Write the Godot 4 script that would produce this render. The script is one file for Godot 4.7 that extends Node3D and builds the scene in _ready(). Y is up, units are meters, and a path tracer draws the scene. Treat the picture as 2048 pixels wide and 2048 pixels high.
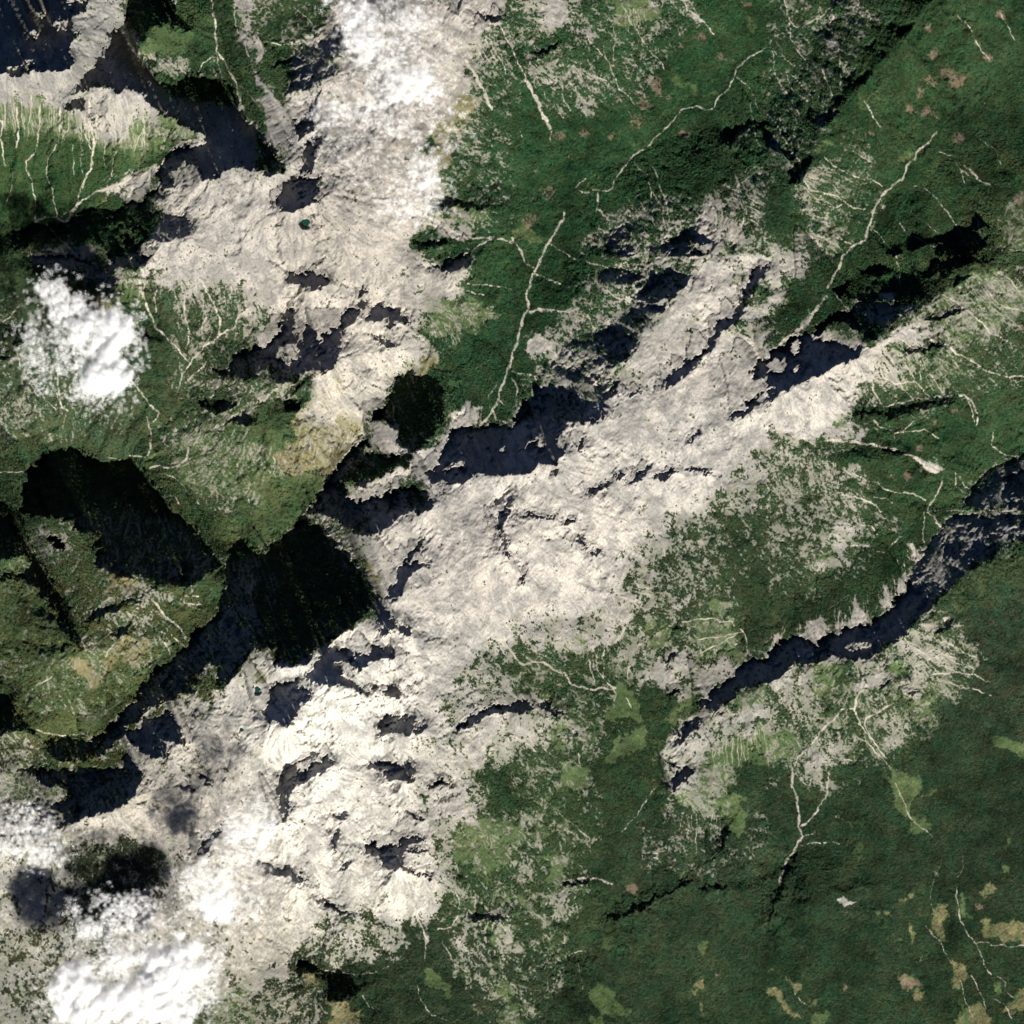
extends Node3D
# A high limestone massif seen straight down from orbit height.
# Map units: the photograph's pixels, 2048 across; one unit is 10 m on the ground. x east, z south, y up.

const UNIT := 10.0
const MARGIN := 64.0                  # map units of ground beyond the frame
const SPAN := 2048.0 + 2.0 * MARGIN
const CN := 1088                      # control and terrain grid: one cell is 2 map units = 20 m
const BN := 544                       # grid on which the relief is solved
const TN_ := 2048                     # colour texture of the ground
const CHUNKS := 32
const SUN_AZIMUTH := 156.0            # degrees from north, clockwise
const SUN_HEIGHT := 40.0

var ox := 0.0
var oy := 0.0
var rock := PackedFloat32Array()      # share of bare rock
var grass := PackedFloat32Array()     # share of grass among the plants
var tan_ := PackedFloat32Array()      # how dry the grass is
var soil := PackedFloat32Array()      # reddish felled ground
var mead := PackedFloat32Array()      # mown meadow
var scree := PackedFloat32Array()     # fans of loose stone
var aspect := PackedFloat32Array()    # how steeply the ground falls along the light, 1 = as steep as the light
var gravel := PackedFloat32Array()    # torrent beds, on the texture's grid
var slopes := []
var zones := []
var faces := []
var height := PackedFloat32Array()
var flow := PackedFloat32Array()
var cover := PackedByteArray()        # the ground's colour, and in the fourth place 255 where trees stand
var normals := PackedVector3Array()
var terrain_material: StandardMaterial3D
var rng := RandomNumberGenerator.new()
var used := {}
var clock := 0


func _ready() -> void:
	clock = Time.get_ticks_msec()
	rng.seed = 20240611
	# ---- camera, sky, sun, exposure
	var cam := Camera3D.new()
	cam.name = "camera"
	cam.fov = 5.0
	var away := 1024.0 * UNIT / tan(deg_to_rad(cam.fov / 2.0))
	cam.position = Vector3(0, 1500.0 + away, 0)
	cam.rotation_degrees = Vector3(-90, 0, 0)
	cam.near = 1000.0
	cam.far = 600000.0
	add_child(cam)
	cam.current = true
	var env := Environment.new()
	env.background_mode = Environment.BG_SKY
	var sky := Sky.new()
	var air := ProceduralSkyMaterial.new()
	air.sky_top_color = Color(0.085, 0.15, 0.27)
	air.sky_horizon_color = Color(0.17, 0.25, 0.35)
	air.sky_curve = 0.12
	air.ground_bottom_color = Color(0.1, 0.12, 0.1)
	air.ground_horizon_color = Color(0.17, 0.25, 0.35)
	air.sun_angle_max = 4.0
	air.sky_energy_multiplier = 1.0
	sky.sky_material = air
	env.sky = sky
	env.tonemap_mode = Environment.TONE_MAPPER_LINEAR
	env.tonemap_exposure = 2.62
	env.sdfgi_enabled = true
	env.ssao_enabled = true
	env.ssil_enabled = true
	var we := WorldEnvironment.new()
	we.name = "world_environment"
	we.environment = env
	add_child(we)
	var sun := DirectionalLight3D.new()
	sun.name = "sun"
	sun.light_energy = 1.5
	sun.light_color = Color(1.0, 0.975, 0.93)
	sun.light_angular_distance = 0.5
	sun.shadow_enabled = true
	sun.directional_shadow_max_distance = 400000.0
	sun.rotation_degrees = Vector3(-SUN_HEIGHT, 180.0 - SUN_AZIMUTH, 0)
	add_child(sun)

	# ---- the large structure
	for a in [rock, grass, tan_, soil, mead, scree, aspect]:
		a.resize(CN * CN)
	gravel.resize(TN_ * TN_)
	survey_north()
	survey_upper_middle()
	survey_lower_middle()
	survey_south()
	survey_rivers()
	survey_zones()
	for f in slopes:
		fill(aspect, f[0], f[1])
	for f in faces:
		fill(aspect, f[0], f[1])
	tick("survey")
	solve_relief()
	tick("relief")
	carve()
	tick("carved")
	colour_ground()
	tick("coloured")
	build_terrain()
	tick("terrain")

	# ---- the objects
	build_streams()
	build_lakes()
	tick("streams")
	build_forests()
	tick("forests")
	build_clouds()
	tick("clouds")


func tick(what: String) -> void:
	print("%s %.1f s" % [what, (Time.get_ticks_msec() - clock) / 1000.0])


# ---------------------------------------------------------------- survey helpers
func T(x: float, y: float) -> void:
	ox = x
	oy = y


func pts(a: Array) -> PackedVector2Array:
	var out := PackedVector2Array()
	for i in range(0, a.size(), 2):
		out.append(Vector2(ox + edge(a[i]), oy + edge(a[i + 1])))
	return out


func edge(v: float) -> float:
	return v * 512.0 / 1932.0


func widen(p: PackedVector2Array) -> PackedVector2Array:
	# outlines that end at the frame go on into the margin
	for i in p.size():
		var q := p[i]
		if q.x <= 0.5: q.x = -MARGIN
		if q.y <= 0.5: q.y = -MARGIN
		if q.x >= 2047.0: q.x = 2048.0 + MARGIN
		if q.y >= 2047.0: q.y = 2048.0 + MARGIN
		p[i] = q
	return p


func fill(m: PackedFloat32Array, value: float, p: PackedVector2Array) -> void:
	var n := p.size()
	var q := PackedVector2Array()
	var lo := 1e9
	var hi := -1e9
	for v in p:
		var w := (v + Vector2(MARGIN, MARGIN)) * (CN / SPAN)
		q.append(w)
		lo = minf(lo, w.y)
		hi = maxf(hi, w.y)
	for y in range(maxi(0, int(lo - 0.5)), mini(CN - 1, int(hi + 0.5)) + 1):
		var yc := y + 0.5
		var xs: Array[float] = []
		for i in n:
			var a := q[i]
			var b := q[(i + 1) % n]
			if (a.y <= yc) != (b.y <= yc):
				xs.append(a.x + (yc - a.y) / (b.y - a.y) * (b.x - a.x))
		xs.sort()
		for k in range(0, xs.size() - 1, 2):
			for x in range(maxi(0, int(ceil(xs[k] - 0.5))), mini(CN - 1, int(floor(xs[k + 1] - 0.5))) + 1):
				m[y * CN + x] = value


func R(v: float, a: Array) -> void:
	var p := widen(pts(a))
	fill(rock, v, p)
	var lo := p[0]
	var hi := p[0]
	for q in p:
		lo = lo.min(q)
		hi = hi.max(q)
	fill(scree, 1.0 if v > 0.88 and (hi.x - lo.x) * (hi.y - lo.y) < 9000.0 else 0.0, p)


func G(v: float, a: Array) -> void:
	fill(grass, v, widen(pts(a)))


func TN(v: float, a: Array) -> void:
	var p := widen(pts(a))
	fill(grass, v, p)
	fill(tan_, 1.0, p)


func MD(a: Array, dry := 0.0) -> void:
	var p := widen(pts(a))
	fill(rock, 0.0, p)
	fill(grass, 1.0, p)
	fill(mead, 1.0, p)
	fill(tan_, dry, p)


func MDT(a: Array) -> void:
	MD(a, 0.8)


func SP(a: Array) -> void:
	var p := pts(a)
	fill(soil, 1.0, p)
	fill(mead, 1.0, p)
	fill(grass, 1.0, p)
	fill(rock, 0.0, p)


func blob(x: float, y: float, r: float) -> PackedVector2Array:
	var p := PackedVector2Array()
	for k in 11:
		var t := k * TAU / 11.0
		p.append(Vector2(ox + edge(x), oy + edge(y)) + Vector2(cos(t), sin(t)) * edge(r) * rng.randf_range(0.55, 1.35))
	return p


func SD(a: Array) -> void:
	for i in range(0, a.size(), 3):
		fill(soil, 0.62, blob(a[i], a[i + 1], a[i + 2]))


func GD(a: Array) -> void:
	for i in range(0, a.size(), 3):
		var p := blob(a[i], a[i + 1], a[i + 2])
		fill(grass, 0.8, p)
		fill(rock, 0.0, p)


func D(v: float, a: Array) -> void:
	slopes.append([v, widen(pts(a))])


func S(a: Array) -> void:
	faces.append([-1.3, widen(pts(a))])


func P(a: Array) -> void:
	# a shaded face broken by ledges that catch the sun
	faces.append([-1.1, widen(pts(a))])


func L(a: Array) -> void:
	faces.append([0.15, pts(a)])


func W(w: float, a: Array) -> void:
	line(w, widen(pts(a)))


func FAN(n: int, x0: float, y0: float, x1: float, y1: float, dx: float, dy: float, reach: float, w := 4.0) -> void:
	# stones spill from the foot of a wall in tapering streaks
	for k in n:
		var a := Vector2(lerpf(x0, x1, (k + rng.randf()) / n), lerpf(y0, y1, (k + rng.randf()) / n))
		var d := Vector2(dx, dy).rotated(rng.randf_range(-0.16, 0.16)) * reach * rng.randf_range(0.35, 1.15)
		var p := PackedVector2Array()
		for j in 5:
			var q := a + d * j / 4.0 + Vector2(rng.randf_range(-5, 5), rng.randf_range(-5, 5))
			p.append(Vector2(ox + edge(q.x), oy + edge(q.y)))
		line(w * rng.randf_range(0.5, 1.4), p.slice(0, 4), rng.randf_range(0.55, 1.0))
		line(w * 0.45, p.slice(2), 0.6)


func line(w: float, p: PackedVector2Array, strength := 1.0) -> void:
	# a torrent bed: a wavering stroke on the texture's grid
	var k := TN_ / SPAN
	var run := 0.0
	var ph := rng.randf() * 100.0
	for i in p.size() - 1:
		var a := (p[i] + Vector2(MARGIN, MARGIN)) * k
		var b := (p[i + 1] + Vector2(MARGIN, MARGIN)) * k
		var n := maxi(1, int(a.distance_to(b)))
		var side := (b - a).orthogonal().normalized()
		for j in n:
			run += 1.0
			var c := a.lerp(b, (j + 0.5) / n) + side * (sin(run * 0.17 + ph) * 0.9 + sin(run * 0.41 + ph * 2.0) * 0.5)
			var r := 0.5 * w * 0.56 * (0.8 + 0.35 * sin(run * 0.23 + ph * 3.0) * sin(run * 0.071 + ph))
			var e := int(ceil(r + 1.0))
			for y in range(maxi(0, int(c.y) - e), mini(TN_ - 1, int(c.y) + e) + 1):
				for x in range(maxi(0, int(c.x) - e), mini(TN_ - 1, int(c.x) + e) + 1):
					var d := Vector2(x + 0.5, y + 0.5).distance_to(c)
					var v := clampf(r + 0.5 - d, 0.0, 1.0) * strength * (0.82 + 0.18 * sin(run * 0.11 + ph))
					if v > gravel[y * TN_ + x]:
						gravel[y * TN_ + x] = v


# ---------------------------------------------------------------- grids
func as_image(m: PackedFloat32Array, n: int) -> Image:
	return Image.create_from_data(n, n, false, Image.FORMAT_RF, m.to_byte_array())


func resized(m: PackedFloat32Array, n: int, to: int, how := Image.INTERPOLATE_CUBIC) -> PackedFloat32Array:
	var im := as_image(m, n)
	im.resize(to, to, how)
	return im.get_data().to_float32_array()


func softened(m: PackedFloat32Array, n: int, small: int, to: int) -> PackedFloat32Array:
	var im := as_image(m, n)
	im.resize(small, small, Image.INTERPOLATE_LANCZOS)
	im.resize(to, to, Image.INTERPOLATE_CUBIC)
	return im.get_data().to_float32_array()


func noise_bytes(n: int, kind: int, period: float, octaves: int, number: int, fractal := FastNoiseLite.FRACTAL_FBM, warp := 0.0, gain := 0.52) -> PackedByteArray:
	var f := FastNoiseLite.new()
	f.seed = number
	f.noise_type = kind
	f.frequency = 1.0 / period
	f.fractal_type = fractal
	f.fractal_octaves = octaves
	f.fractal_gain = gain
	if warp > 0.0:
		f.domain_warp_enabled = true
		f.domain_warp_amplitude = warp
		f.domain_warp_frequency = 1.0 / (period * 1.3)
		f.domain_warp_fractal_octaves = 3
	return f.get_image(n, n).get_data()


func work(task: Callable) -> void:
	WorkerThreadPool.wait_for_group_task_completion(WorkerThreadPool.add_group_task(task, CHUNKS))


# ---------------------------------------------------------------- relief
func towards_shade() -> Vector2:
	var a := deg_to_rad(SUN_AZIMUTH + 180.0)
	return Vector2(sin(a), -cos(a))


func anchors() -> PackedFloat32Array:
	# spot heights: x, y on the 1932-wide overview, metres
	var k := [60,410,950, 130,410,1050, 0,430,900, 130,150,2250, 250,190,2350, 350,240,2350, 470,260,1900, 420,100,1300, 500,200,1500, 560,330,1900, 450,420,2150, 600,420,2100, 300,430,2200, 80,500,2000, 60,60,1700, 150,290,1500, 100,620,1300, 330,660,1000, 280,870,720, 100,890,680, 0,890,650, 200,720,1050, 600,560,2350, 720,540,2400, 820,660,2200, 790,740,1500, 700,700,2350, 600,840,1750, 440,920,1000, 540,990,800, 430,1030,800, 590,1060,900, 620,920,1200, 790,960,2150, 740,850,1700, 960,780,950, 1000,520,850, 1060,400,780, 1200,270,720, 1400,150,660, 1500,0,600, 1100,90,1250, 950,50,1900, 750,100,2250, 750,300,2200, 900,210,1400, 1000,250,1050, 1300,60,900, 1520,320,1700, 1700,130,1500, 1800,20,1400, 1620,440,800, 1720,300,720, 1930,230,750, 1560,545,900, 1300,500,2000, 1450,470,1950, 1200,640,1950, 1350,690,2150, 1050,650,1350, 1000,840,2000, 900,880,2250, 1000,960,2350, 1100,1000,2400, 1300,850,2300, 1500,800,2350, 1600,700,2300, 1700,620,2000, 1820,800,1100, 1920,700,900, 1850,520,1250, 1780,450,1500, 1780,950,850, 1720,1040,900, 1600,1130,1050, 1450,1190,1300, 1500,1000,1650, 1350,950,2050, 1250,1100,1900, 1150,1150,1800, 1100,1250,1500, 1000,1200,1900, 850,1100,2400, 850,1250,2200, 740,1120,2350, 660,1210,2300, 650,1400,2250, 700,1550,2200, 550,1250,2050, 520,1390,2150, 420,1440,2050, 350,1250,1000, 430,1130,820, 250,1390,950, 130,1420,950, 190,1250,1900, 150,1180,1950, 80,1050,1600, 270,1090,1900, 250,960,1000, 350,1150,1600, 50,1180,1500, 0,1330,1050, 130,1500,1400, 230,1560,1900, 80,1600,1800, 400,1650,2000, 300,1800,1900, 600,1750,2000, 790,1650,1950, 850,1760,1500, 900,1860,1250, 700,1850,1600, 600,1880,1750, 1000,1700,1300, 1100,1470,1400, 1050,1350,1750, 900,1360,1950, 1200,1350,1300, 1330,1330,1900, 1450,1270,1950, 1550,1230,1950, 1700,1150,1950, 1850,1030,1800, 1930,950,1600, 1400,1420,1800, 1500,1310,1750, 1620,1350,1550, 1350,1560,1500, 1500,1560,950, 1480,1700,850, 1300,1700,1250, 1200,1800,1100, 1600,1650,1150, 1800,1500,1150, 1900,1300,1250, 1900,1700,880, 1800,1900,780, 1500,1900,1100, 1100,1900,1200, 1800,1300,1500]
	var n := 136
	var m := PackedFloat32Array()
	m.resize(n * n)
	for y in n:
		for x in n:
			var px := (x + 0.5) / n * SPAN - MARGIN
			var py := (y + 0.5) / n * SPAN - MARGIN
			var sum := 0.0
			var tot := 0.0
			for i in range(0, k.size(), 3):
				var dx: float = px - k[i] * 1.06
				var dy: float = py - k[i + 1] * 1.06
				var w := 1.0 / pow(dx * dx + dy * dy + 900.0, 1.6)
				sum += w * k[i + 2]
				tot += w
			m[y * n + x] = sum / tot
	return m


var _h := PackedFloat32Array()
var _g := PackedFloat32Array()
var _a := PackedFloat32Array()
var _n := 0
var _parity := 0


func solve_relief() -> void:
	var a0 := anchors()
	# narrow faces are walls, wide ones slopes
	var shade := PackedFloat32Array()
	shade.resize(CN * CN)
	for i in CN * CN:
		shade[i] = 1.0 if aspect[i] < -1.2 else 0.0
	var thick := softened(shade, CN, 34, CN)
	var soft := aspect.duplicate()
	for i in CN * CN:
		if soft[i] < -1.2:
			soft[i] = -1.15 - 0.9 * clampf(1.0 - thick[i], 0.0, 1.0)
	_n = 0
	for n in [68, 136, 272, BN]:
		var cell: float = SPAN * UNIT / n
		_a = resized(a0, 136, n)
		_g = resized(soft, CN, n, Image.INTERPOLATE_LANCZOS)
		_h = _a.duplicate() if _n == 0 else resized(_h, _n, n)
		_n = n
		for it in {68: 160, 136: 90, 272: 50, BN: 40}[n]:
			for p in 2:
				_parity = p
				work(relax.bind(cell))
	height = resized(_h, BN, CN)


func relax(chunk: int, cell: float) -> void:
	# red-black relaxation: the ground follows the surveyed fall along the light where a face is in shade, and the spot heights elsewhere
	var n := _n
	var h := _h
	var g := _g
	var a := _a
	var s := towards_shade()
	var steep := tan(deg_to_rad(SUN_HEIGHT)) * cell
	var sx := s.x * steep
	var sy := s.y * steep
	var pull := cell * cell / (1700.0 * 1700.0)
	for y in range(n * chunk / CHUNKS, n * (chunk + 1) / CHUNKS):
		var yu := maxi(y - 1, 0) * n
		var yd := mini(y + 1, n - 1) * n
		var yy := y * n
		for x in range((y + _parity) % 2, n, 2):
			var xl := maxi(x - 1, 0)
			var xr := mini(x + 1, n - 1)
			var gc := g[yy + x]
			var sum := 0.0
			var tot := 0.0
			var d := 0.5 * (gc + g[yy + xl])
			var w := 1.0 if d < -0.5 else 0.15
			sum += w * (h[yy + xl] + d * sx)
			tot += w
			d = 0.5 * (gc + g[yy + xr])
			w = 1.0 if d < -0.5 else 0.15
			sum += w * (h[yy + xr] - d * sx)
			tot += w
			d = 0.5 * (gc + g[yu + x])
			w = 1.0 if d < -0.5 else 0.15
			sum += w * (h[yu + x] + d * sy)
			tot += w
			d = 0.5 * (gc + g[yd + x])
			w = 1.0 if d < -0.5 else 0.15
			sum += w * (h[yd + x] - d * sy)
			tot += w
			var pl := pull * (0.1 if gc < -0.5 else 0.3)
			h[yy + x] = (sum + pl * a[yy + x]) / (tot + pl)


var _na := PackedByteArray()
var _nb := PackedByteArray()
var _nc := PackedByteArray()
var _nd := PackedByteArray()
var _rs := PackedFloat32Array()
var _base := PackedFloat32Array()


func carve() -> void:
	# spurs and gullies in three sizes, each running down the slope that the larger ones left
	_rs = softened(rock, CN, 272, CN)
	var n := CN / 2
	var coarse := resized(softened(height, CN, 200, 200), 200, n)
	flow = drawn_out(coarse, n, 24.0, 11)
	flow = resized(flow, n, CN)
	_na = noise_bytes(CN, FastNoiseLite.TYPE_SIMPLEX_SMOOTH, 56.0, 6, 21, FastNoiseLite.FRACTAL_RIDGED, 24.0, 0.43)
	_nc = noise_bytes(CN, FastNoiseLite.TYPE_SIMPLEX_SMOOTH, 30.0, 5, 23, FastNoiseLite.FRACTAL_FBM, 12.0)
	_base = resized(softened(height, CN, 360, 360), 360, CN)
	_amp = [110.0, 84.0, 62.0, 46.0]
	work(roughen)
	_base = resized(softened(height, CN, 420, 420), 420, CN)
	flow = drawn_out(_base, CN, 17.0, 12)
	_amp = [44.0, 32.0, 0.0, 0.0]
	work(roughen)
	sweep()
	_base = resized(softened(height, CN, 544, 544), 544, CN)
	flow = drawn_out(_base, CN, 7.0, 13)
	_na = noise_bytes(CN, FastNoiseLite.TYPE_SIMPLEX_SMOOTH, 17.0, 4, 24, FastNoiseLite.FRACTAL_RIDGED, 9.0)
	_nc = noise_bytes(CN, FastNoiseLite.TYPE_SIMPLEX, 6.0, 3, 25)
	_amp = [12.0, 11.0, 12.0, 8.0]
	work(roughen)
	flatten_lakes()
	# the finest streaks only sort stones from plants
	var fine := drawn_out(_base, CN, 3.6, 14, 9)
	for i in CN * CN:
		flow[i] = 0.5 + (flow[i] - 0.5) * 0.45 + (fine[i] - 0.5) * 1.25


var _amp := []
var _src := PackedFloat32Array()
var _seeds := PackedByteArray()
var _long := []


func drawn_out(h: PackedFloat32Array, n: int, period: float, number: int, taps := 5) -> PackedFloat32Array:
	# noise smeared along the fall line
	_src = h
	_seeds = noise_bytes(n, FastNoiseLite.TYPE_SIMPLEX, period, 3, number, FastNoiseLite.FRACTAL_FBM, period * 0.3)
	_long.resize(CHUNKS)
	work(draw_out.bind(n, period * 0.27, taps))
	var out := PackedFloat32Array()
	for e in _long:
		out.append_array(e)
	return out


func draw_out(chunk: int, n: int, step: float, taps: int) -> void:
	var h := _src
	var nb := _seeds
	var first := n * chunk / CHUNKS
	var last := n * (chunk + 1) / CHUNKS
	var out := PackedFloat32Array()
	out.resize((last - first) * n)
	var o := 0
	for y in range(first, last):
		for x in n:
			var sum := 0.0
			for way in 2:
				var px := float(x)
				var py := float(y)
				for k in taps:
					var xi := clampi(int(px), 1, n - 2)
					var yi := clampi(int(py), 1, n - 2)
					var i := yi * n + xi
					sum += nb[i]
					var gx := h[i + 1] - h[i - 1]
					var gy := h[i + n] - h[i - n]
					var l := sqrt(gx * gx + gy * gy) + 0.5
					if way == 0:
						l = -l
					px += gx / l * step
					py += gy / l * step
			out[o] = sum / (2.0 * taps * 255.0)
			o += 1
	_long[chunk] = out


func roughen(chunk: int) -> void:
	var h := height
	var b := _base
	var fl := flow
	var na := _na
	var nc := _nc
	var rs := _rs
	var gully_wood: float = _amp[0]
	var gully_rock: float = _amp[1]
	var crag: float = _amp[2]
	var lump: float = _amp[3]
	for y in range(CN * chunk / CHUNKS, CN * (chunk + 1) / CHUNKS):
		for x in CN:
			var i := y * CN + x
			var xi := clampi(x, 1, CN - 2)
			var yi := clampi(y, 1, CN - 2)
			var j := yi * CN + xi
			var gx := b[j + 1] - b[j - 1]
			var gy := b[j + CN] - b[j - CN]
			var slope := minf(sqrt(gx * gx + gy * gy) / 40.0, 1.0)
			var r := clampf(rs[i], 0.0, 1.0)
			var f := clampf((fl[i] - 0.5) * 13.0, -2.5, 2.5)
			f = 0.55 * f + 0.55 * (0.8 - absf(f))
			h[i] += f * slope * lerpf(gully_wood, gully_rock, r) + (0.25 + 0.75 * r) * (na[i] / 255.0 - 0.5) * crag * (0.35 + 0.9 * slope) + (nc[i] / 255.0 - 0.5) * lump


func sweep() -> void:
	# walks with the light, row by row: surveyed shaded faces drop below the sun's ray, open ground is not left under it
	var s := towards_shade()
	var shift := -s.x / -s.y
	var drop := tan(deg_to_rad(SUN_HEIGHT)) * 2.0 * UNIT / -s.y
	var h := height
	var ray := PackedFloat32Array()
	ray.resize(CN)
	ray.fill(-1e6)
	var next := PackedFloat32Array()
	next.resize(CN)
	var warp := noise_bytes(CN, FastNoiseLite.TYPE_SIMPLEX, 13.0, 3, 41)
	for y in range(CN - 2, -1, -1):
		var below := (y + 1) * CN
		for x in CN:
			var u := clampf(x + shift, 0.0, CN - 1.001)
			var xi := int(u)
			var f := u - xi
			var r := maxf(ray[xi], h[below + xi]) * (1.0 - f) + maxf(ray[xi + 1], h[below + xi + 1]) * f - drop
			next[x] = r
			var i := y * CN + x
			var wob := warp[i] - 128
			var j := clampi(y + wob / 26, 0, CN - 1) * CN + clampi(x + (warp[(i + 5000) % (CN * CN)] - 128) / 26, 0, CN - 1)
			if aspect[j] < -1.2:
				h[i] = minf(h[i], r - 12.0 - 36.0 * _nc[i] / 255.0)
			elif r > h[i] + 8.0 and aspect[j] > -0.3:
				h[i] = r + drop * 0.82
		for x in range(1, CN - 1):
			ray[x] = next[x] * 0.8 + (next[x - 1] + next[x + 1]) * 0.1
		ray[0] = next[0]
		ray[CN - 1] = next[CN - 1]


func ground(px: float, py: float) -> float:
	# height at a map point, between the terrain's vertices
	var u := clampf((px + MARGIN) / SPAN * CN - 0.5, 0.0, CN - 1.001)
	var v := clampf((py + MARGIN) / SPAN * CN - 0.5, 0.0, CN - 1.001)
	var x := int(u)
	var y := int(v)
	var fx := u - x
	var fy := v - y
	var i := y * CN + x
	return lerpf(lerpf(height[i], height[i + 1], fx), lerpf(height[i + CN], height[i + CN + 1], fx), fy)


func world(px: float, py: float, y: float) -> Vector3:
	return Vector3((px - 1024.0) * UNIT, y, (py - 1024.0) * UNIT)


# ---------------------------------------------------------------- colours of the ground
func tones(k: Array) -> Array:
	# three soft grids from a list of x, y (1932-wide overview), r, g, b
	var n := 48
	var out := [PackedFloat32Array(), PackedFloat32Array(), PackedFloat32Array()]
	for c in 3:
		out[c].resize(n * n)
	for y in n:
		for x in n:
			var px := ((x + 0.5) / n * SPAN - MARGIN) / 1.06
			var py := ((y + 0.5) / n * SPAN - MARGIN) / 1.06
			var sum := Vector3.ZERO
			var tot := 0.0
			for e in k:
				var w := 1.0 / pow((px - e[0]) ** 2 + (py - e[1]) ** 2 + 3000.0, 1.5)
				sum += Vector3(e[2], e[3], e[4]) * w
				tot += w
			for c in 3:
				out[c][y * n + x] = sum[c] / tot
	for c in 3:
		out[c] = resized(out[c], n, 512)
	return out


var _rt := []
var _ft := []
var _gt := PackedFloat32Array()
var _tt := PackedFloat32Array()
var _st := PackedFloat32Array()
var _mt := PackedFloat32Array()
var _flow2 := PackedFloat32Array()
var _lut := PackedByteArray()
var _rc := PackedFloat32Array()
var _rw := PackedFloat32Array()
var _sc := PackedFloat32Array()
var _ne := PackedByteArray()
var _rows := []


func colour_ground() -> void:
	_lut.resize(4096)
	for i in 4096:
		_lut[i] = clampi(int(round(Color(i / 4095.0, 0, 0).linear_to_srgb().r * 255.0)), 0, 255)
	_rt = tones([[1050,1000,0.29,0.273,0.249],[1300,850,0.266,0.256,0.238],[1500,780,0.269,0.256,0.235],[1300,650,0.274,0.259,0.234],[950,1150,0.28,0.263,0.242],[900,1250,0.246,0.238,0.219],[650,1380,0.353,0.345,0.316],[650,1550,0.339,0.326,0.298],[700,1650,0.32,0.309,0.276],[600,800,0.271,0.254,0.223],[700,620,0.271,0.255,0.227],[450,420,0.226,0.216,0.201],[600,450,0.224,0.209,0.188],[100,170,0.206,0.198,0.184],[200,230,0.195,0.188,0.171],[500,250,0.196,0.189,0.179],[700,100,0.244,0.23,0.211],[820,250,0.208,0.193,0.171],[150,60,0.176,0.174,0.166],[1000,50,0.245,0.232,0.211],[1600,650,0.245,0.232,0.211],[1700,850,0.222,0.213,0.194],[1450,950,0.211,0.206,0.187],[1350,1300,0.21,0.202,0.181],[1400,1450,0.2,0.196,0.18],[1700,1250,0.21,0.202,0.181],[1100,1350,0.21,0.202,0.181],[300,1550,0.232,0.219,0.195],[100,1750,0.233,0.226,0.205],[500,1850,0.242,0.23,0.198],[850,1550,0.245,0.232,0.211],[1850,1000,0.195,0.191,0.183],[1650,80,0.211,0.203,0.19],[900,830,0.224,0.216,0.206]])
	_ft = tones([[1100,300,0.0131,0.0298,0.0128],[1300,100,0.0139,0.0312,0.0133],[1500,350,0.0118,0.025,0.0115],[1700,150,0.0146,0.0285,0.0121],[1900,100,0.0152,0.0298,0.0133],[1700,400,0.0146,0.0298,0.0128],[950,650,0.0125,0.0277,0.0128],[1000,500,0.0131,0.0298,0.0128],[200,800,0.0235,0.036,0.0176],[100,600,0.0181,0.0277,0.0145],[350,650,0.0194,0.0312,0.0152],[450,950,0.0229,0.0347,0.0152],[100,330,0.0152,0.0305,0.0121],[150,1150,0.0277,0.036,0.0152],[250,1350,0.0277,0.036,0.014],[80,950,0.0208,0.0333,0.0158],[1850,850,0.0152,0.0298,0.0133],[1650,1050,0.0146,0.0277,0.0121],[1450,1100,0.0166,0.0264,0.0128],[1900,1250,0.0187,0.0285,0.0158],[1700,1500,0.0146,0.0256,0.0128],[1900,1600,0.0125,0.0208,0.0115],[1300,1650,0.016,0.0264,0.014],[1600,1750,0.0131,0.0235,0.0121],[1500,1850,0.0146,0.027,0.0133],[1200,1400,0.0139,0.025,0.0115],[1000,1650,0.0166,0.0291,0.0128],[900,1850,0.0139,0.0222,0.0121],[1850,1850,0.0146,0.025,0.0121],[300,1650,0.0152,0.0194,0.0121],[1850,500,0.0208,0.0305,0.014]])
	_rs = resized(softened(rock, CN, 136, CN), CN, TN_)
	_rw = resized(softened(rock, CN, 36, CN), CN, TN_)
	_sc = resized(softened(scree, CN, 544, CN), CN, TN_)
	trace_rills()
	_rc = resized(softened(rock, CN, 420, CN), CN, TN_)
	_gt = resized(softened(grass, CN, 360, CN), CN, TN_)
	_tt = resized(softened(tan_, CN, 360, CN), CN, TN_)
	_st = resized(softened(soil, CN, 360, CN), CN, TN_)
	_mt = resized(mead, CN, TN_)
	_flow2 = resized(flow, CN, TN_)
	_na = noise_bytes(TN_, FastNoiseLite.TYPE_SIMPLEX_SMOOTH, 52.0, 6, 31, FastNoiseLite.FRACTAL_FBM, 16.0)
	_nb = noise_bytes(TN_, FastNoiseLite.TYPE_SIMPLEX, 6.0, 3, 32)
	_nc = noise_bytes(TN_, FastNoiseLite.TYPE_SIMPLEX_SMOOTH, 150.0, 4, 33, FastNoiseLite.FRACTAL_FBM, 60.0)
	_nd = noise_bytes(TN_, FastNoiseLite.TYPE_SIMPLEX_SMOOTH, 15.0, 4, 34, FastNoiseLite.FRACTAL_RIDGED, 8.0)
	_ne = noise_bytes(TN_, FastNoiseLite.TYPE_SIMPLEX_SMOOTH, 44.0, 6, 35, FastNoiseLite.FRACTAL_FBM, 14.0)
	_rows.resize(CHUNKS)
	work(colour_rows)
	cover.clear()
	for rows in _rows:
		cover.append_array(rows)
	_rows.clear()


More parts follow.
